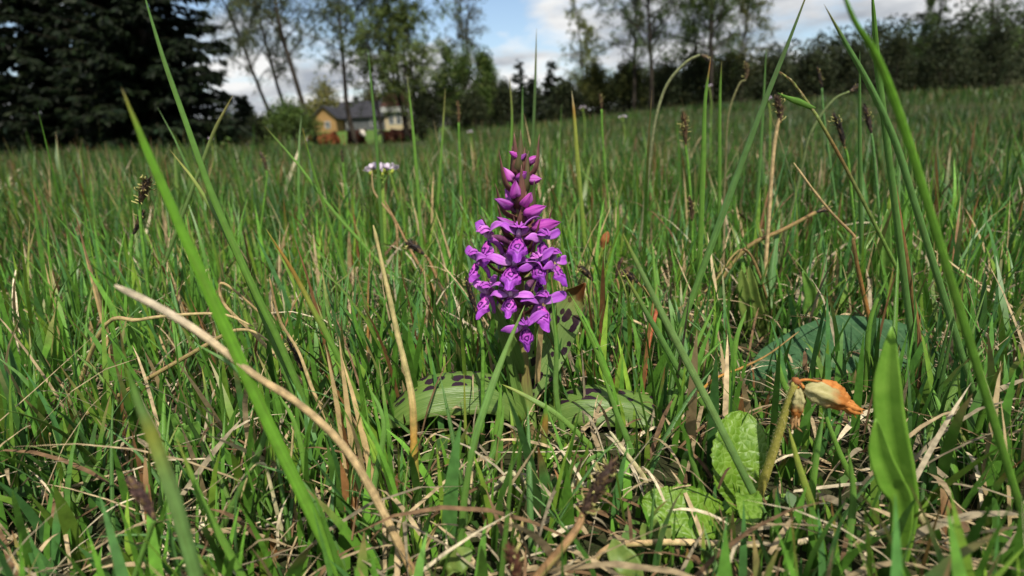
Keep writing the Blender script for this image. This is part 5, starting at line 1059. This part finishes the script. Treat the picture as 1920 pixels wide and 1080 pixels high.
# ------------------------------------------------------------------ withered cowslip with wrinkled leaves
def crinkle_leaf(C, S, hw, name, mat, parent, fold=0.2, n=46, across=21, prof=None, amp=1.0, seed=0):
    C = spline(C, n); tt = np.linspace(0, 1, n); T = tangents(C); S = np.broadcast_to(np.asarray(S, float), (n, 3)); S = nrm(S-T*np.sum(S*T, 1)[:, None]); N = np.cross(T, S)
    w = hw*np.interp(tt, *(prof or ([0, .15, .35, .62, .85, .95, 1], [.25, .45, .85, 1.0, .78, .5, .12]))); u = np.linspace(-1, 1, across); rng = np.random.default_rng(seed); V, U = [], []
    L = np.concatenate([[0], np.cumsum(np.linalg.norm(np.diff(C, axis=0), axis=1))])
    for j in range(n):
        for x in u:
            e = 1+0.045*math.sin(j*2.6+seed)*(abs(x) > .99); ph = tt[j]*26-abs(x)*5.5
            h = 0.6*amp*(0.00055*abs(math.sin(ph))+0.0004*math.sin(abs(x)*15+ph*.7)*abs(x)-0.0012*math.exp(-(x*9)**2)+0.0006*abs(x)**3*math.sin(j*1.3+seed))
            V.append(C[j]+S[j]*x*w[j]*e*math.cos(fold)+N[j]*(abs(x)*w[j]*math.sin(fold)+h)); U.append((x*w[j]+.05, L[j]))
    F = [(j*across+i, (j+1)*across+i, (j+1)*across+i+1, j*across+i+1) for j in range(n-1) for i in range(across-1)]
    k = len(V); Nn = np.repeat(N, across, axis=0); V = np.array(V); V2 = V-Nn*.0003
    rim = [j*across for j in range(n)]+[(n-1)*across+i for i in range(1, across)]+[j*across+across-1 for j in range(n-2, -1, -1)]+[i for i in range(across-2, 0, -1)]
    F += [tuple(k+i for i in f[::-1]) for f in F]+[(rim[(i+1) % len(rim)], rim[i], rim[i]+k, rim[(i+1) % len(rim)]+k) for i in range(len(rim))]
    return raw(name, mesh(name, np.vstack([V, V2]), F, mat, None, U+U), parent)
def build_cowslip():
    b = gnd(1400, 955); Y = b.y; t = thing('cowslip', 'withered cowslip with drooping dry bells and wrinkled bright leaves', 'cowslip', (b.x, b.y, 0)); rng = np.random.default_rng(3)
    C = spline([at(1410, 965, Y), at(1432, 900, Y), at(1452, 840, Y-.002), at(1472, 775, Y-.004), at(1492, 716, Y-.005)], 30); C[0, 2] = -0.003
    m = MB(); m.tube(C, np.linspace(.0020, .0014, 30), 10); st = m.build('stalk', 'cowslip_stalk', t)
    m = MB()
    for i in range(420):
        j = rng.integers(1, 29); o = nrm(np.cross(tangents(C)[j], rng.normal(size=3))); p = C[j]+(C[j+1 if j < 29 else j]-C[j])*rng.uniform()+o*.0015; m.tube(np.array([p, p+o*rng.uniform(.0004, .0010)+np.array([0, 0, -.0002])]), .00005, 3, cap=False)
    h = m.build('hairs', 'cowslip_hair', st); h['kind'] = 'stuff'
    lf = lambda pts, S, hw, **k: crinkle_leaf([at(a, c, Y+d) for a, c, d in pts], S, hw, 'leaf', 'cowslip_leaf', t, **k)
    lf([(1385, 960, -.003), (1384, 925, .000), (1383, 880, .003), (1386, 830, .008), (1394, 772, .016)], (-1, -.1, 0), .0126, seed=1)
    lf([(1385, 962, -.002), (1345, 968, -.010), (1300, 962, -.014), (1255, 958, -.014), (1205, 935, -.010)], (0, -.75, -.65), .0105, seed=2, fold=.15)
    lf([(1395, 965, .002), (1430, 960, .002), (1465, 953, .004), (1492, 968, .000), (1506, 992, -.004)], (0, .5, .85), .0065, seed=3, fold=-.3)
    lf([(1388, 965, -.004), (1398, 950, -.012), (1402, 930, -.02), (1405, 965, -.03), (1412, 985, -.034)], (-1, 0, 0), .0048, seed=4, fold=-.3)
    # umbel of three shrivelled bells
    top = np.array(C[-1]); P = lambda a, c, d=0: np.array(at(a, c, Y-.005+d))
    m = MB(); m.tube(np.array([top-[0, 0, .001], top+[.0003, 0, .0008], top+[.001, 0, .001]]), [.0014, .0019, .0008], 8); m.build('umbel_joint', 'rust_leaf', t)
    def bell(path_, rad, mat, ped, tipm='withered', ribs=5, seed=0):
        r2 = np.random.default_rng(seed); m = MB(); m.tube(spline(ped, 8), .00055, 6); pd = m.build('bell', 'calyx_orange', t)
        Cc = spline(path_, 20); T = tangents(Cc); a = nrm(np.cross(T, (0, 1, .2))); bb = np.cross(T, a); sd = 20; V, U = [], []
        for j in range(20):
            r = np.interp(j/19, [0, .12, .4, .75, 1], [.3, .7, 1, .8, .45])*rad
            for i in range(sd):
                th = 2*math.pi*i/sd; rr = r*(1+.24*math.cos(ribs*th+.4*math.sin(j*.4))+.09*math.sin(j*1.1+3*th+seed)+.06*math.sin(j*2.3-2*th)); V.append(Cc[j]+a[j]*rr*math.cos(th)+bb[j]*rr*math.sin(th)); U.append((i/sd, j/19))
        F = [(j*sd+i, (j+1)*sd+i, (j+1)*sd+(i+1) % sd, j*sd+(i+1) % sd) for j in range(19) for i in range(sd)]
        raw('calyx', mesh('calyx', V, F, mat, None, U), pd)
        for q in range(7):
            o = a[-1]*math.cos(q*.9)+bb[-1]*math.sin(q*.9); m = MB(); c0 = Cc[-3]+o*rad*.4; L = rad*r2.uniform(1.2, 3.2)
            m.ribbon(spline([c0, c0+T[-1]*L*.6+o*rad*.2, c0+T[-1]*L+r2.normal(0, rad*.4, 3)], 8), np.cross(T[-1], o), rad*.32*np.interp(np.linspace(0, 1, 8), [0, .6, 1], [.8, 1, .2]), .6, 5, thick=.0002, wave=.3, seed=q); m.build('withered_petal', tipm, pd)
    bell([P(1508, 728, -.002), P(1530, 735, -.003), P(1562, 748, -.003), P(1585, 760, -.003)], .0037, 'calyx_pale', [top, P(1500, 718), P(1508, 728, -.002)], 'calyx_orange', seed=1)
    bell([P(1538, 716, .006), P(1556, 728, .006), P(1574, 742, .006), P(1590, 756, .006)], .0030, 'calyx_orange', [top, P(1512, 712, .003), P(1538, 716, .006)], 'calyx_orange', seed=2)
    bell([P(1496, 728, -.001), P(1497, 745, -.001), P(1495, 765, -.001), P(1492, 782, -.001)], .0026, 'calyx_pale', [top, P(1496, 722), P(1496, 728, -.001)], 'withered', seed=3)
build_cowslip()

# ------------------------------------------------------------------ broad leaves and shoots
def leaf_thing(name, label, cat, leaves, mat, extra=None):
    first = [at(*leaves[0][0][0])][0]; t = thing(name, label, cat, (first.x, first.y, 0))
    for i, (pts, S, hw, fold) in enumerate(leaves):
        C = [at(*p) for p in pts]
        if C[0].z > .002: C = [Vector((C[0].x, C[0].y, -.003))]+C
        n = 30; C = spline(C, n); m = MB(); m.ribbon(C, facing(C)*-1 if S is None else S, hw*np.interp(np.linspace(0, 1, n), [0, .2, .5, .8, .95, 1], [.3, .7, 1, .75, .3, .04]), fold, 9, thick=.0004, wave=.035, seed=i+len(label)); m.build('leaf', mat, t)
    return t
leaf_thing('dock', 'large bluish-green leaf lying beside the fresh leafy shoots', 'leaf', [([(1800, 700, .34), (1720, 672, .35), (1640, 664, .355), (1545, 674, .355), (1455, 712, .345), (1388, 768, .33)], (0, -.62, -.78), .0265, .18)], 'broad_leaf')
leaf_thing('leafy_shoot', 'upright olive shoot of cupped leaves above the bluish lying leaf', 'shoot', [([(1428, 655, .42), (1424, 610, .42), (1412, 560, .42), (1404, 497, .42)], None, .0065, .5), ([(1424, 655, .418), (1404, 600, .416), (1396, 550, .416), (1390, 505, .416)], None, .0058, .5), ([(1430, 655, .422), (1432, 610, .424), (1422, 560, .426), (1412, 510, .426)], None, .005, .4)], 'olive_leaf')
leaf_thing('leafy_shoot', 'single fresh green leaf standing behind the bluish lying leaf', 'shoot', [([(1500, 640, .41), (1515, 600, .41), (1522, 560, .41), (1505, 508, .41)], None, .0058, .45)], 'fresh_leaf')
leaf_thing('leafy_shoot', 'narrow fresh leaf standing beside the broken brown stalk', 'shoot', [([(1672, 640, .42), (1662, 540, .42), (1658, 470, .42), (1664, 392, .42)], None, .0058, .45)], 'fresh_leaf')
leaf_thing('leafy_shoot', 'blurred lime-green broad shoot near the dry cowslip bells', 'shoot', [([(1695, 960, .165), (1680, 870, .165), (1664, 740, .165), (1672, 612, .165)], None, .0052, .35), ([(1692, 965, .160), (1668, 900, .158), (1650, 850, .158), (1642, 785, .158)], None, .0040, .35)], 'lime_leaf')
leaf_thing('herb', 'small rounded green leaves beside the dark turf gap', 'herb', [([(335, 830, .245), (320, 800, .245), (330, 775, .245)], None, .0058, .3), ([(345, 835, .24), (360, 810, .24), (372, 790, .24)], None, .0045, .3)], 'fresh_leaf')
leaf_thing('herb', 'lobed dark green leaf below the lying cowslip leaf', 'herb', [([(1225, 1030, .182), (1212, 1005, .184), (1205, 980, .185)], None, .0028, .3), ([(1228, 1030, .182), (1228, 1000, .184), (1230, 972, .185)], None, .0030, .3), ([(1231, 1030, .182), (1245, 1008, .184), (1258, 985, .185)], None, .0026, .3)], 'olive_leaf')
leaf_thing('herb', 'pair of dark leaves under the pale arching straw', 'herb', [([(1185, 1075, .165), (1160, 1040, .168), (1150, 1010, .17)], None, .0045, .3), ([(840, 1075, .16), (860, 1050, .165), (885, 1030, .168)], (0, .7, .7), .0045, .3)], 'olive_leaf')
m = MB(); C = path([(1210, 690), (1216, 645), (1228, 595), (1234, 575)], 0.325, 16); m.tube(C, np.linspace(9, 6.5, 16)/ppm(C[5])*.5, 10); tag(m.build('red_shoot', 'red_stem'), 'short glossy red shoot sticking out of the turf', 'shoot')
m = MB(); C = path([(1085, 560), (1110, 510), (1125, 480), (1130, 465)], 0.5, 14); m.tube(C, np.linspace(6, 4, 14)/ppm(C[5])*.5, 7, YL)
t = thing('withered_shoot', 'yellowish stalk topped by a rust-brown withered leaf', 'shoot', (C[0][0], C[0][1], 0)); m.build('stem', 'straw', t)
m = MB(); C = spline([at(1130, 470, .5), at(1134, 450, .498), at(1140, 434, .5)], 10); m.ribbon(C, facing(C), .0042*np.interp(np.linspace(0, 1, 10), [0, .4, .8, 1], [.3, 1, .8, .2]), .5, 5, thick=.0003, wave=.2); m.build('leaf', 'rust_leaf', t)
# bud stalk with a flowering grass spike
C = path([(1665, 470), (1620, 380), (1570, 285), (1530, 215)], 0.36, 24); t = thing('flowering_grass', 'reddish-green grass spike bending over with a small side leaf', 'grass', (C[0][0], C[0][1], 0)); k = 1/ppm(C[-1])
m = MB(); m.tube(C, np.linspace(4, 3, 24)*k, 7, grad([(0, G1), (.6, (0.12, 0.13, 0.04)), (.75, BR), (1, (0.14, 0.20, 0.05))], 24)); m.build('stem', 'straw', t)
H = spline([at(1531, 217, .36), at(1518, 198, .36), at(1500, 172, .36), at(1482, 150, .36), at(1456, 132, .36)], 20); m = MB(); rng = np.random.default_rng(8); T = tangents(H)
m.tube(H, np.linspace(3, 1, 20)*k, 6, grad([(0, (0.22, 0.26, 0.07)), (.5, (0.2, 0.16, 0.06)), (1, (0.2, 0.07, 0.06))], 20))
for i in range(60):
    j = rng.integers(0, 18); o = nrm(np.cross(T[j], rng.normal(size=3))); p = H[j]; S = np.cross(T[j], o); L = 10*k; c = np.array([(0.25, 0.28, 0.08), (0.26, 0.12, 0.08), (0.35, 0.25, 0.15)][rng.integers(0, 3)])
    m.add([p+o*2*k-S*1.6*k, p+o*2*k+S*1.6*k, p+o*3.4*k*(1-j/28)+T[j]*L], [(0, 1, 2)], c)
s = m.build('spike', 'straw', t, False); s['kind'] = 'stuff'
m = MB(); C = spline([at(1528, 205, .36), at(1500, 192, .355), at(1478, 184, .352), at(1458, 174, .35)], 14); m.ribbon(C, facing(C), 6.5*k*np.interp(np.linspace(0, 1, 14), [0, .4, 1], [.6, 1, .05]), .3, 5, grad([(0, G1), (1, G1)], 14), thick=.0002); m.build('leaf', 'blade', t)
